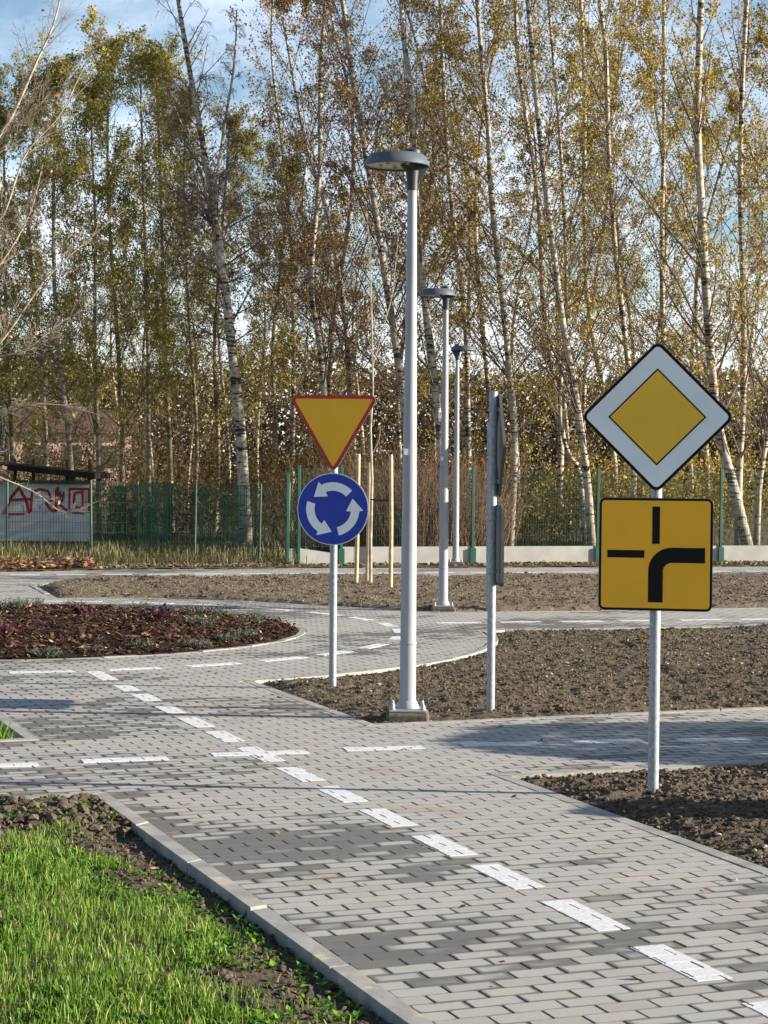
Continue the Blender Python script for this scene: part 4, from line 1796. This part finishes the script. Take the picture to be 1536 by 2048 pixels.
def grow(base, d, L, rad, K, droop, rr, wig=.06, upcurve=0.0):
    n = len(base)
    P = np.zeros((n, K, 3))
    ph = rr.normal(0, 1, (n, 2, 3))
    for k in range(K):
        t = k / (K - 1)
        P[:, k] = base + d * (L * t)[:, None] + (ph[:, 0] * math.sin(2.2 * t) + ph[:, 1] * math.sin(5 * t)) * (wig * L * t)[:, None] * .5
        P[:, k, 2] += (upcurve - droop) * L * t * t
    taper = np.linspace(1, .35, K)
    return P, rad[:, None] * taper[None, :]


def smooth_path(pts, n):
    pts = np.asarray(pts, float)
    t = np.linspace(0, len(pts) - 1, n)
    out = []
    for s in t:
        i = min(int(s), len(pts) - 2)
        f = s - i
        p0, p1, p2, p3 = pts[max(i - 1, 0)], pts[i], pts[i + 1], pts[min(i + 2, len(pts) - 1)]
        out.append(.5 * (2 * p1 + (p2 - p0) * f + (2 * p0 - 5 * p1 + 4 * p2 - p3) * f * f + (3 * p1 - p0 - 3 * p2 + p3) * f ** 3))
    return np.array(out)


def tree_meshes(stems, seed, n1=44, t0=.2, l1=.30, n2=8, n3=4, leaves=4500, lsize=.056, leaf='leaf_birch', bark='birch',
                twig='twig', droop=.12, up=.35, lmin=.0, ang1=.66, l2=.42, l3=.5, bare_top=0.0, cmin=.12):
    """stems: list of (points in local space, r0, r1)"""
    rr = np.random.RandomState(seed)
    tv, tf, off_ = [], [], 0
    allP1, allR1 = [], []
    for si, (pts, ra, rb) in enumerate(stems):
        P = smooth_path(pts, 22)
        Rd = np.linspace(ra, rb, 22) * .86 * (1 + .04 * rr.normal(size=22))
        if si == 0:
            Rd[0] *= 1.35
            Rd[1] *= 1.1
        V, F = tubes_np(P[None], Rd[None], 9)
        tv.append(V)
        tf.append(F + off_)
        off_ += len(V)
        L = np.linalg.norm(P[1:] - P[:-1], axis=1).sum()
        n = n1 if si == 0 else max(10, n1 // 2)
        t = np.sort(t0 + (.98 - t0) * rr.rand(n) ** .9) if si == 0 else np.sort(rr.uniform(.12, .98, n))
        base, tan = polyline_at(P, t)
        az = rr.uniform(0, 2 * math.pi, n)
        a = ang1 * (1.25 - .55 * t) * rr.uniform(.75, 1.25, n)
        hz_ = np.stack([np.cos(az), np.sin(az), np.zeros(n)], 1)
        d = tan * np.cos(a)[:, None] + hz_ * np.sin(a)[:, None]
        d /= np.linalg.norm(d, axis=1, keepdims=True)
        Lb = L * l1 * (1.12 - .85 * t) * rr.uniform(.55, 1.25, n) + lmin
        rb_ = np.interp(t, np.linspace(0, 1, 22), Rd) * rr.uniform(.15, .30, n)
        P1, R1 = grow(base, d, Lb, np.maximum(rb_, .006), 7, 0.0, rr, .10, .10)
        allP1.append(P1)
        allR1.append(R1)
    P1, R1 = np.concatenate(allP1), np.concatenate(allR1)
    trunk = mesh_np('trunk', np.concatenate(tv), [np.concatenate(tf)], M[bark], True)
    P2, R2 = sub_branches(P1, R1, n2, .18, l2, .7, up * .4, droop, 5, rr)
    P3, R3 = sub_branches(P2, R2, n3, .2, l3, .65, 0.0, droop * 3.0, 4, rr, .6, .0022)
    v1, f1 = tubes_np(P1, R1, 5)
    v2, f2 = tubes_np(P2, R2, 3)
    v3, f3 = tubes_np(P3, R3, 3)
    limbs = mesh_np('limbs', np.concatenate([v1, v2, v3]), [np.concatenate([f1, f2 + len(v1), f3 + len(v1) + len(v2)])], M[twig])
    C = np.concatenate([P2[:, 1:].reshape(-1, 3), P3.reshape(-1, 3)])
    crown = None
    if leaves:
        # clumps: some twigs keep their leaves, others are already bare
        ztop = C[:, 2].max()
        clump = fbm(C[:, 0] * .9 + C[:, 2] * .5 + seed, C[:, 1] * .9 + C[:, 2] * .75, 3)
        wgt = np.clip((clump - .34) * 4, cmin, 1)
        if bare_top:
            wgt *= 1 - ss(bare_top, bare_top + 3.0, C[:, 2]) * .93
        ch = rr.choice(len(C), leaves, p=wgt / wgt.sum())
        Q = C[ch] + rr.normal(0, .055, (leaves, 3))
        lv, lf = leaves_np(Q, lsize, rr, hang=.6)
        crown = mesh_np('crown', lv, [lf], M[leaf])
    return trunk, limbs, crown


def place_tree(name, meshes, loc, label, group=None, rz=0.0, s=1.0):
    e = empty(name, loc, rz)
    e.scale = (s, s, s)
    tag(e, label, 'tree', group)
    link('trunk', meshes[0], e)
    link('limbs', meshes[1], e)
    if meshes[2] is not None:
        link('crown', meshes[2], e)
    return e


def px_tree(path, Y, r0_, r1_, extra=0.0, **kw):
    """trunk drawn through pixels of the photograph at a known distance; returns stems, base"""
    b = AT(path[0][0], path[0][1], Y)
    base = np.array([b[0], Y, vz(b[0], Y)])
    pts = [np.array([0, 0, -.15])]
    for i, (x, y) in enumerate(path[1:]):
        p = AT(x, y, Y)
        pts.append(p - base + np.array([0, .25 * math.sin(i * 1.7 + path[0][0]), 0]))
    if extra:
        d = pts[-1] - pts[-2]
        d /= np.linalg.norm(d)
        pts.append(pts[-1] + d * extra + np.array([0, 0, extra * .1]))
    return [(pts, r0_, r1_)], base


GRP = 'slender birches behind the fence'
LBL = 'slender white-barked birch with sparse golden leaves behind the green fence'
named = [
    # path, Y, r0, r1, extra top, kwargs, label
    ([(1502, 1092), (1470, 980), (1441, 860), (1421, 740), (1408, 560), (1407, 430), (1397, 260), (1395, 100), (1402, -40)], 42.0, .135, .07, 2.0,
     dict(n1=42, leaves=6333, n2=7, l1=.24), 'thickest white birch leaning right at its foot behind the priority diamond'),
    ([(1478, 1085), (1482, 950), (1486, 800), (1483, 600), (1482, 400), (1487, 200), (1492, -20)], 44.5, .10, .05, 1.5, dict(n1=40, leaves=7307), "slim birch rising straight beside the thickest leaning birch"),
    ([(1512, 1085), (1516, 960), (1535, 850), (1560, 650), (1575, 400), (1580, 100)], 43.0, .085, .04, 2.0, dict(n1=40, leaves=9256), "slender birch curving outward beyond the thickest leaning birch"),
    ([(1185, 1092), (1172, 950), (1150, 800), (1128, 650), (1110, 520), (1086, 350), (1070, 180), (1056, -20)], 43.0, .105, .055, 2.0, dict(n1=46, leaves=9256), "tall leaning birch whose foot stands behind the edge of the yellow junction plate"),
    ([(1172, 1090), (1160, 950), (1132, 900), (1120, 800), (1135, 600), (1120, 300), (1100, 60)], 45.5, .07, .035, 2.0, dict(n1=40, leaves=10230), "thin twisting birch beside the tall leaning birch behind the junction plate"),
    ([(1018, 1088), (1030, 900), (1018, 720), (1000, 560), (982, 400), (976, 240), (962, 90), (950, -40)], 44.0, .095, .05, 2.0, dict(n1=46, leaves=9744), "curving birch rising directly behind the edge-on sign plates"),
    ([(1112, 1088), (1122, 900), (1108, 760), (1085, 600), (1075, 400), (1040, 150), (1030, -30)], 47.0, .09, .045, 2.0, dict(n1=46, leaves=10230), "bowed birch standing between the edge-on sign and the junction plate"),
    ([(1262, 1085), (1266, 900), (1255, 700), (1232, 500), (1215, 300), (1210, 100), (1195, -40)], 46.0, .09, .05, 2.0, dict(n1=46, leaves=10961), "straight birch rising directly behind the priority diamond's lower plate"),
    ([(1345, 1085), (1340, 900), (1330, 700), (1322, 480), (1326, 250), (1330, 50)], 48.5, .09, .045, 2.0, dict(n1=46, leaves=10961), "birch between the priority diamond and the thickest leaning birch"),
    ([(1230, 1085), (1225, 900), (1180, 640), (1170, 420), (1168, 200), (1160, 0)], 50.0, .085, .045, 2.0, dict(n1=46, leaves=10961), "thin far birch appearing above the priority diamond's sloping edge"),
    ([(884, 1085), (880, 900), (862, 700), (842, 520), (832, 380), (822, 200), (806, 60), (800, -40)], 43.5, .11, .05, 1.5, dict(n1=46, leaves=12423, leaf='leaf_rust'), "rust-leaved birch rising between the tall near lamp and the middle lamp"),
    ([(836, 1085), (812, 850), (790, 680), (765, 520), (744, 380), (712, 200), (690, 40), (680, -40)], 45.0, .12, .05, 1.5, dict(n1=52, leaves=9500, leaf='leaf_rust', n3=4),
     'leaning birch with dark twiggy crown behind the tall near lamp'),
    ([(660, 1080), (655, 900), (640, 700), (622, 560), (640, 350), (640, 150), (650, 0)], 47.0, .10, .045, 1.5, dict(n1=52, leaves=10961, leaf='leaf_rust', n3=4), "twiggy rust-leaved birch rising behind the give-way triangle"),
    ([(725, 1080), (700, 800), (690, 640), (660, 450), (610, 280), (580, 120)], 49.0, .09, .03, 1.0, dict(n1=46, leaves=9500, leaf='leaf_rust', n3=4), "leaning thin birch behind the staked young tree"),
    ([(940, 1085), (935, 850), (930, 650), (905, 420), (890, 220), (880, 20)], 48.0, .09, .045, 2.0, dict(n1=46, leaves=10717), "golden-leaved birch rising behind the lamp at the concrete planks"),
]
for k, (path, Y, ra, rb, ex, kw, lab) in enumerate(named):
    stems, base = px_tree(path, Y, ra, rb, ex)
    ms = tree_meshes(stems, 100 + k, t0=.12, **kw)
    place_tree('birch_tree', ms, base, lab or LBL, GRP)

# the forked birch on the left
stems, base = px_tree([(492, 1088), (482, 900), (470, 750), (453, 590), (437, 480), (424, 400), (400, 250), (378, 130), (350, -30)], 44.0, .16, .04, 1.0)
b2 = AT(437, 480, 44.0) - base
fork = [b2] + [AT(x, y, 43.7) - base for x, y in ((430, 400), (446, 270), (468, 130), (474, 20))]
fork2 = [b2 - np.array([0, 0, .6])] + [AT(x, y, 44.4) - base for x, y in ((420, 420), (395, 330), (360, 240), (320, 150))]
stems += [(fork, .055, .02), (fork2, .045, .012)]
ms = tree_meshes(stems, 77, n1=84, t0=.25, leaves=1100, n2=9, n3=8, l1=.17, droop=.34, ang1=.95, l3=.8, leaf='leaf_rust')
place_tree('birch_tree', ms, base, 'forked white birch with a bare purple-twigged top left of the give-way sign')

# olive-leaved trees on the left
olive = [
    ([(95, 1060), (90, 900), (78, 700), (60, 450), (70, 260)], 50, .09, .02, 9000), ([(150, 1060), (140, 880), (110, 650), (105, 420), (115, 240)], 47, .09, .02, 9000),
    ([(198, 1060), (196, 880), (192, 700), (190, 480), (180, 250)], 48, .08, .02, 9000), ([(240, 1060), (242, 880), (232, 640), (220, 420), (215, 190)], 51, .09, .02, 9000),
    ([(298, 1060), (296, 860), (298, 700), (290, 480), (280, 210)], 49, .08, .02, 9000), ([(345, 1060), (340, 880), (326, 650), (322, 430), (318, 230)], 52, .08, .02, 9000),
    ([(30, 1060), (25, 850), (10, 600), (5, 330)], 52, .08, .02, 9000), ([(385, 1060), (392, 880), (380, 660), (372, 450), (368, 290)], 50, .07, .02, 8000),
    ([(430, 1060), (436, 900), (430, 700), (440, 520), (452, 330)], 53, .08, .02, 7000), ([(-50, 1060), (-45, 800), (-40, 500), (-30, 280)], 51, .08, .02, 7000),
    ([(545, 1060), (552, 880), (545, 700), (560, 540), (575, 400)], 51, .08, .02, 6000),
]
for k, (path, Y, ra, rb, nl) in enumerate(olive):
    stems, base = px_tree(path, Y, ra, rb, .6)
    ms = tree_meshes(stems, 300 + k, n1=58, t0=.14, l1=.27, n2=8, n3=3, leaves=int(nl * 2.1), lsize=.058, cmin=.3, leaf='leaf_green', bark='aspen', up=.6, ang1=.62, droop=.02)
    place_tree('aspen_tree', ms, base, 'thin-trunked tree with dense olive-green leaves behind the leafy verge', 'olive-leaved trees on the left')

# more birches deeper in the wood: copies of three moulds
rr = np.random.RandomState(31)
moulds = []
for k in range(4):
    pts = [np.array([0, 0, -.2])] + [np.array([.12 * i * math.sin(k * 2.1 + i * .7), .1 * i * math.cos(k + i), 2.1 * i]) for i in range(1, 8)]
    moulds.append(tree_meshes([(pts, .085, .03)], 500 + k, n1=48, t0=.18, l1=.2, leaves=9500, lsize=.06, leaf=('leaf_birch', 'leaf_birch', 'leaf_rust', 'leaf_green')[k]))
spots = []
for px in range(560, 1640, 62):
    Y = rr.uniform(50, 62)
    spots.append((px + rr.uniform(-22, 22), Y, 0))
for px in range(-60, 620, 75):
    spots.append((px + rr.uniform(-22, 22), rr.uniform(55, 66), 1))
for px, Y, lf in spots:
    b = AT(px, 1000, Y)
    kk = 3 if lf and rr.rand() < .75 else rr.randint(3)
    s = rr.uniform(.85, 1.1) if not lf else rr.uniform(.66, .8)
    place_tree('birch_tree', moulds[kk], (b[0], Y, vz(b[0], Y) if Y < 75 else 0), 'slim birch standing deep in the wood behind the front row of trunks',
               'birches deep in the wood', rr.uniform(0, 6.28), s)

# ------------------------------------------------------------------ thickets
def shrub(name, loc, n, h, spread, seed, label, group, stem='redstem', leaf=None, nl=0, ls=.05, rad=.006, sub=4):
    rr = np.random.RandomState(seed)
    a = rr.uniform(0, 6.28, n)
    r = np.sqrt(rr.rand(n)) * spread * .45
    base = np.stack([np.cos(a) * r, np.sin(a) * r, np.full(n, -.05)], 1)
    d = np.stack([np.cos(a) * r * .5 / (spread * .45) * .7 + rr.normal(0, .14, n), np.sin(a) * r * .5 / (spread * .45) * .7 + rr.normal(0, .14, n), np.ones(n)], 1)
    d /= np.linalg.norm(d, axis=1, keepdims=True)
    P, Rd = grow(base, d, h * rr.uniform(.55, 1.08, n), np.full(n, rad) * rr.uniform(.7, 1.5, n), 6, .06, rr, .1)
    P2, R2 = sub_branches(P, Rd, sub, .25, .36, .5, .15, .05, 4, rr, .6, .0028)
    v1, f1 = tubes_np(P, Rd, 4)
    v2, f2 = tubes_np(P2, R2, 3)
    e = empty(name, loc)
    tag(e, label, 'shrub', group)
    link('stems', mesh_np('stems', np.concatenate([v1, v2]), [np.concatenate([f1, f2 + len(v1)])], M[stem]), e)
    if nl:
        C = P2.reshape(-1, 3)
        Q = C[rr.choice(len(C), nl)] + rr.normal(0, .05, (nl, 3))
        lv, lf = leaves_np(Q, ls, rr)
        link('foliage', mesh_np('foliage', lv, [lf], M[leaf]), e)
    return e


k = 0
for px, Y, h, sp in ((778, 41.6, 2.3, 1.5), (825, 41.2, 2.5, 1.5), (872, 41.4, 2.5, 1.5), (922, 41.8, 2.4, 1.5), (962, 41.5, 1.9, 1.2), (735, 42.2, 2.2, 1.5), (640, 42.0, 2.0, 1.4), (690, 41.6, 1.9, 1.3)):
    b = AT(px, 1100, Y)
    shrub('red_stem_shrub', (b[0], Y, vz(b[0], Y)), 130, h, sp, 700 + k, 'dense reddish-brown leafless shrub just behind the concrete planks', 'red-stemmed thicket')
    k += 1
for px, Y, h, sp, nl in ((545, 45, 2.2, 2.0, 1500), (600, 46.5, 2.8, 2.2, 1800), (400, 47, 1.6, 1.8, 900), (300, 48, 1.5, 1.8, 900), (470, 48, 2.4, 2.2, 1400), (1030, 45.5, 1.6, 1.6, 1100), (1075, 46, 1.4, 1.5, 1200),
                         (1140, 48, 2.4, 1.8, 1800), (1215, 48, 2.6, 2, 2000), (1290, 46, 2.4, 2, 2200), (1370, 46.5, 2.6, 2, 2200), (1440, 47.5, 2.5, 2, 2000), (1530, 47, 2.5, 2, 2000), (1000, 48, 3, 2, 1800), (900, 48, 3, 2, 1800), (800, 48, 3, 2, 1800),
                         (700, 48, 3, 2.2, 1800), (640, 49, 3, 2.2, 1800), (200, 50, 2, 2, 900), (100, 51, 2.2, 2, 900), (20, 50, 2.2, 2, 900), (70, 53, 2.7, 2.2, 1300), (175, 54, 2.5, 2.2, 1300), (120, 57, 3.0, 2.2, 1300), (60, 60, 3.6, 2.4, 1500), (150, 62, 3.4, 2.2, 1200), (255, 60, 3.8, 2.4, 1700), (330, 58, 3.6, 2.4, 1700)):
    b = AT(px, 1080, Y)
    shrub('leafy_shrub', (b[0], Y, vz(b[0], Y)), 60, h, sp, 800 + k, 'tangled yellow-brown undergrowth shrub among the trunks', 'undergrowth among the trunks', 'twig', 'leaf_birch' if px > 1000 else 'leaf_bush', int(nl * 1.6), .065)
    k += 1

# bare tree at the left edge whose branches reach into the picture
BY = 33.0
bb0 = AT(-150, 1120, BY)
base = np.array([bb0[0], BY, 0.02])
loc = lambda lst, Y: [AT(x, y, Y) - base for x, y in lst]
stems = [([np.array([0, 0, -.2])] + loc([(-140, 900), (-120, 700), (-85, 480), (-40, 330), (20, 240), (70, 130), (110, 40), (130, -60)], BY), .075, .010),
         (loc([(-138, 880), (-60, 760), (20, 660), (90, 560), (175, 480), (255, 415)], BY - .8), .032, .005),
         (loc([(-130, 780), (-50, 600), (20, 500), (62, 420), (85, 330)], BY + .6), .03, .005),
         (loc([(-60, 400), (0, 440), (50, 310), (120, 230), (170, 130), (215, 60)], BY + .3), .024, .004),
         (loc([(-140, 960), (-60, 860), (30, 815), (120, 810), (200, 830)], BY - .5), .026, .004),
         (loc([(-140, 1000), (-60, 930), (0, 955), (70, 985), (130, 1025), (200, 1000)], BY + .2), .024, .004),
         (loc([(-140, 940), (-40, 740), (50, 700), (130, 640), (210, 600)], BY + .5), .026, .004)]
ms = tree_meshes(stems, 61, n1=46, t0=.2, l1=.2, n2=7, n3=4, leaves=170, lsize=.10, leaf='fallen', bark='palebark', twig='greytwig', ang1=.8, droop=.02, l2=.5)
place_tree('bare_tree', ms, base, 'nearly leafless pale-twigged tree reaching over the verge beside the graffiti shed')

# distant woodland that closes the view
rr = np.random.RandomState(90)
n = 150000
x = rr.uniform(-26, 26, n)
y = rr.uniform(88, 100, n)
top = 5.2 + 2.6 * fbm(x * .35, y * .1, 4)
z = rr.rand(n) ** 1.15 * top
lv, lf = leaves_np(np.stack([x, y, z], 1), .20, rr)
o = link('distant_woodland', mesh_np('distant_woodland', lv, [lf], M['leaf_far']))
tag(o, 'brown far-off woodland closing the view behind the birches', 'woodland', kind='stuff')

# ------------------------------------------------------------------ verge growth and litter
rr = np.random.RandomState(44)


def verge_pts(n, x0, x1, ya, yb):
    """points on the verge between pixel columns x0..x1 and distances from the path edge"""
    px = rr.uniform(x0, x1, n)
    out = []
    for p_ in px:
        d = ray(p_, 1140)[:2]
        yv = np.interp(p_, [0, 230, 600, 1536], [1143, 1138, 1135, 1132])
        b = g2(p_, yv)
        Y = b[1] + .15 + rr.uniform(ya, yb)
        q = AT(p_, 1100, Y)
        out.append((q[0], Y))
    out = np.array(out)
    return np.column_stack([out, [vz(a, b) for a, b in out]])


Q = verge_pts(3000, -60, 620, .5, 9)
Q = Q[fbm(Q[:, 0] * .9 + 5, Q[:, 1] * .9, 3) > .44]
o = blades('verge_grass', Q, rr.uniform(.08, .36, len(Q)) * (.4 + fbm(Q[:, 0] * 1.2, Q[:, 1] * 1.2, 3)), rr.uniform(.008, .016, len(Q)), rr, M['straw'], None, .6)
tag(o, 'tall dry straw-coloured grass around the old fence', 'grass', kind='stuff')
Q = verge_pts(4600, -60, 640, .45, 10)
o = blades('verge_grass', Q, rr.uniform(.06, .24, len(Q)), rr.uniform(.008, .014, len(Q)), rr, M['dullgrass'], None, .6)
tag(o, 'dull green rough grass along the verge below the shed', 'grass', kind='stuff')
Q = verge_pts(3600, -60, 190, .05, 2.6)
Q[:, 2] += .02 + .14 * rr.rand(len(Q)) * np.exp(-((Q[:, 1] - Q[:, 1].mean()) / .9) ** 2)
lv, lf = leaves_np(Q, .10, rr, flat=True, aspect=.8)
o = link('fallen_leaves', mesh_np('fallen_leaves', lv, [lf], M['fallen']))
tag(o, 'heap of brown fallen leaves on the verge before the graffiti shed', 'fallen leaves', kind='stuff')
Q = verge_pts(1500, 180, 1560, .02, 1.4)
Q[:, 2] += .015
lv, lf = leaves_np(Q, .09, rr, flat=True, aspect=.8)
o = link('fallen_leaves', mesh_np('fallen_leaves', lv, [lf], M['fallen']))
tag(o, 'thin scatter of brown fallen leaves along the fence foot', 'fallen leaves', kind='stuff')
q = verge_pts(900, 180, 1560, .05, 1.0)
s = .01 + .04 * rr.rand(len(q)) ** 2
lumps('soil_clods', np.column_stack([q[:, :2], q[:, 2] + .01]), s, M['soil'], oG, rr)

q, d = scatter(bedD, 70, rr, .12)
lv, lf = leaves_np(np.stack([q[:, 0], q[:, 1], hD(q[:, 0], q[:, 1], d) + .035], 1), .045, rr, flat=True, aspect=.8)
o = link('fallen_leaves', mesh_np('fallen_leaves', lv, [lf], M['fallen']))
tag(o, 'a few pale fallen leaves lying on the turf', 'fallen leaves', kind='stuff')
q = np.stack([rr.uniform(-2.5, 3.5, 200), rr.uniform(6.5, 20, 200)], 1)
dd = np.min([np.where(inside(q, BEDS[k]), -1, 1) * edist(q, BEDS[k])[0] for k in BEDS], axis=0)
q = q[dd > .03][:70]
lv, lf = leaves_np(np.column_stack([q, np.full(len(q), .008)]), .04, rr, flat=True, aspect=.7)
o = link('fallen_leaves', mesh_np('fallen_leaves', lv, [lf], M['fallen']))
tag(o, 'stray small brown leaves blown across the paving blocks', 'fallen leaves', kind='stuff')

# ------------------------------------------------------------------ unseen evergreen shrubs added beyond the right edge to shade path and bed


def evergreen(loc, h, r, seed, label):
    rr = np.random.RandomState(seed)
    n = 9000
    t = rr.rand(n)
    a = rr.uniform(0, 6.28, n)
    rad = r * np.sin(np.pi * np.clip(.12 + .88 * (1 - t), 0, 1)) ** .7 * np.sqrt(rr.uniform(.35, 1, n)) * (.8 + .4 * vnoise(a * 2, t * 5))
    C = np.stack([np.cos(a) * rad, np.sin(a) * rad, .06 + t * h], 1)
    lv, lf = leaves_np(C, .09, rr)
    e = empty('shade_shrub', loc)
    tag(e, label, 'shrub')
    link('foliage', mesh_np('foliage', lv, [lf], M['leaf_ever']), e)
    mb = MB()
    mb.tube([(0, 0, -.1), (0, 0, h * .7)], [.03, .01], 6)
    mb.build('stem', M['twig'], e)


evergreen((6.75, 12.75, .02), 1.64, 1.25, 1, 'unseen broad evergreen shrub added to cast shade on the cross path')  # out of view, sized and placed for its shadow over the cross path
evergreen((4.95, 10.2, .02), 1.02, .34, 2, 'unseen narrow evergreen shrub added to cast a shadow band by the priority diamond')  # out of view, added for the shadow band across the soil bed
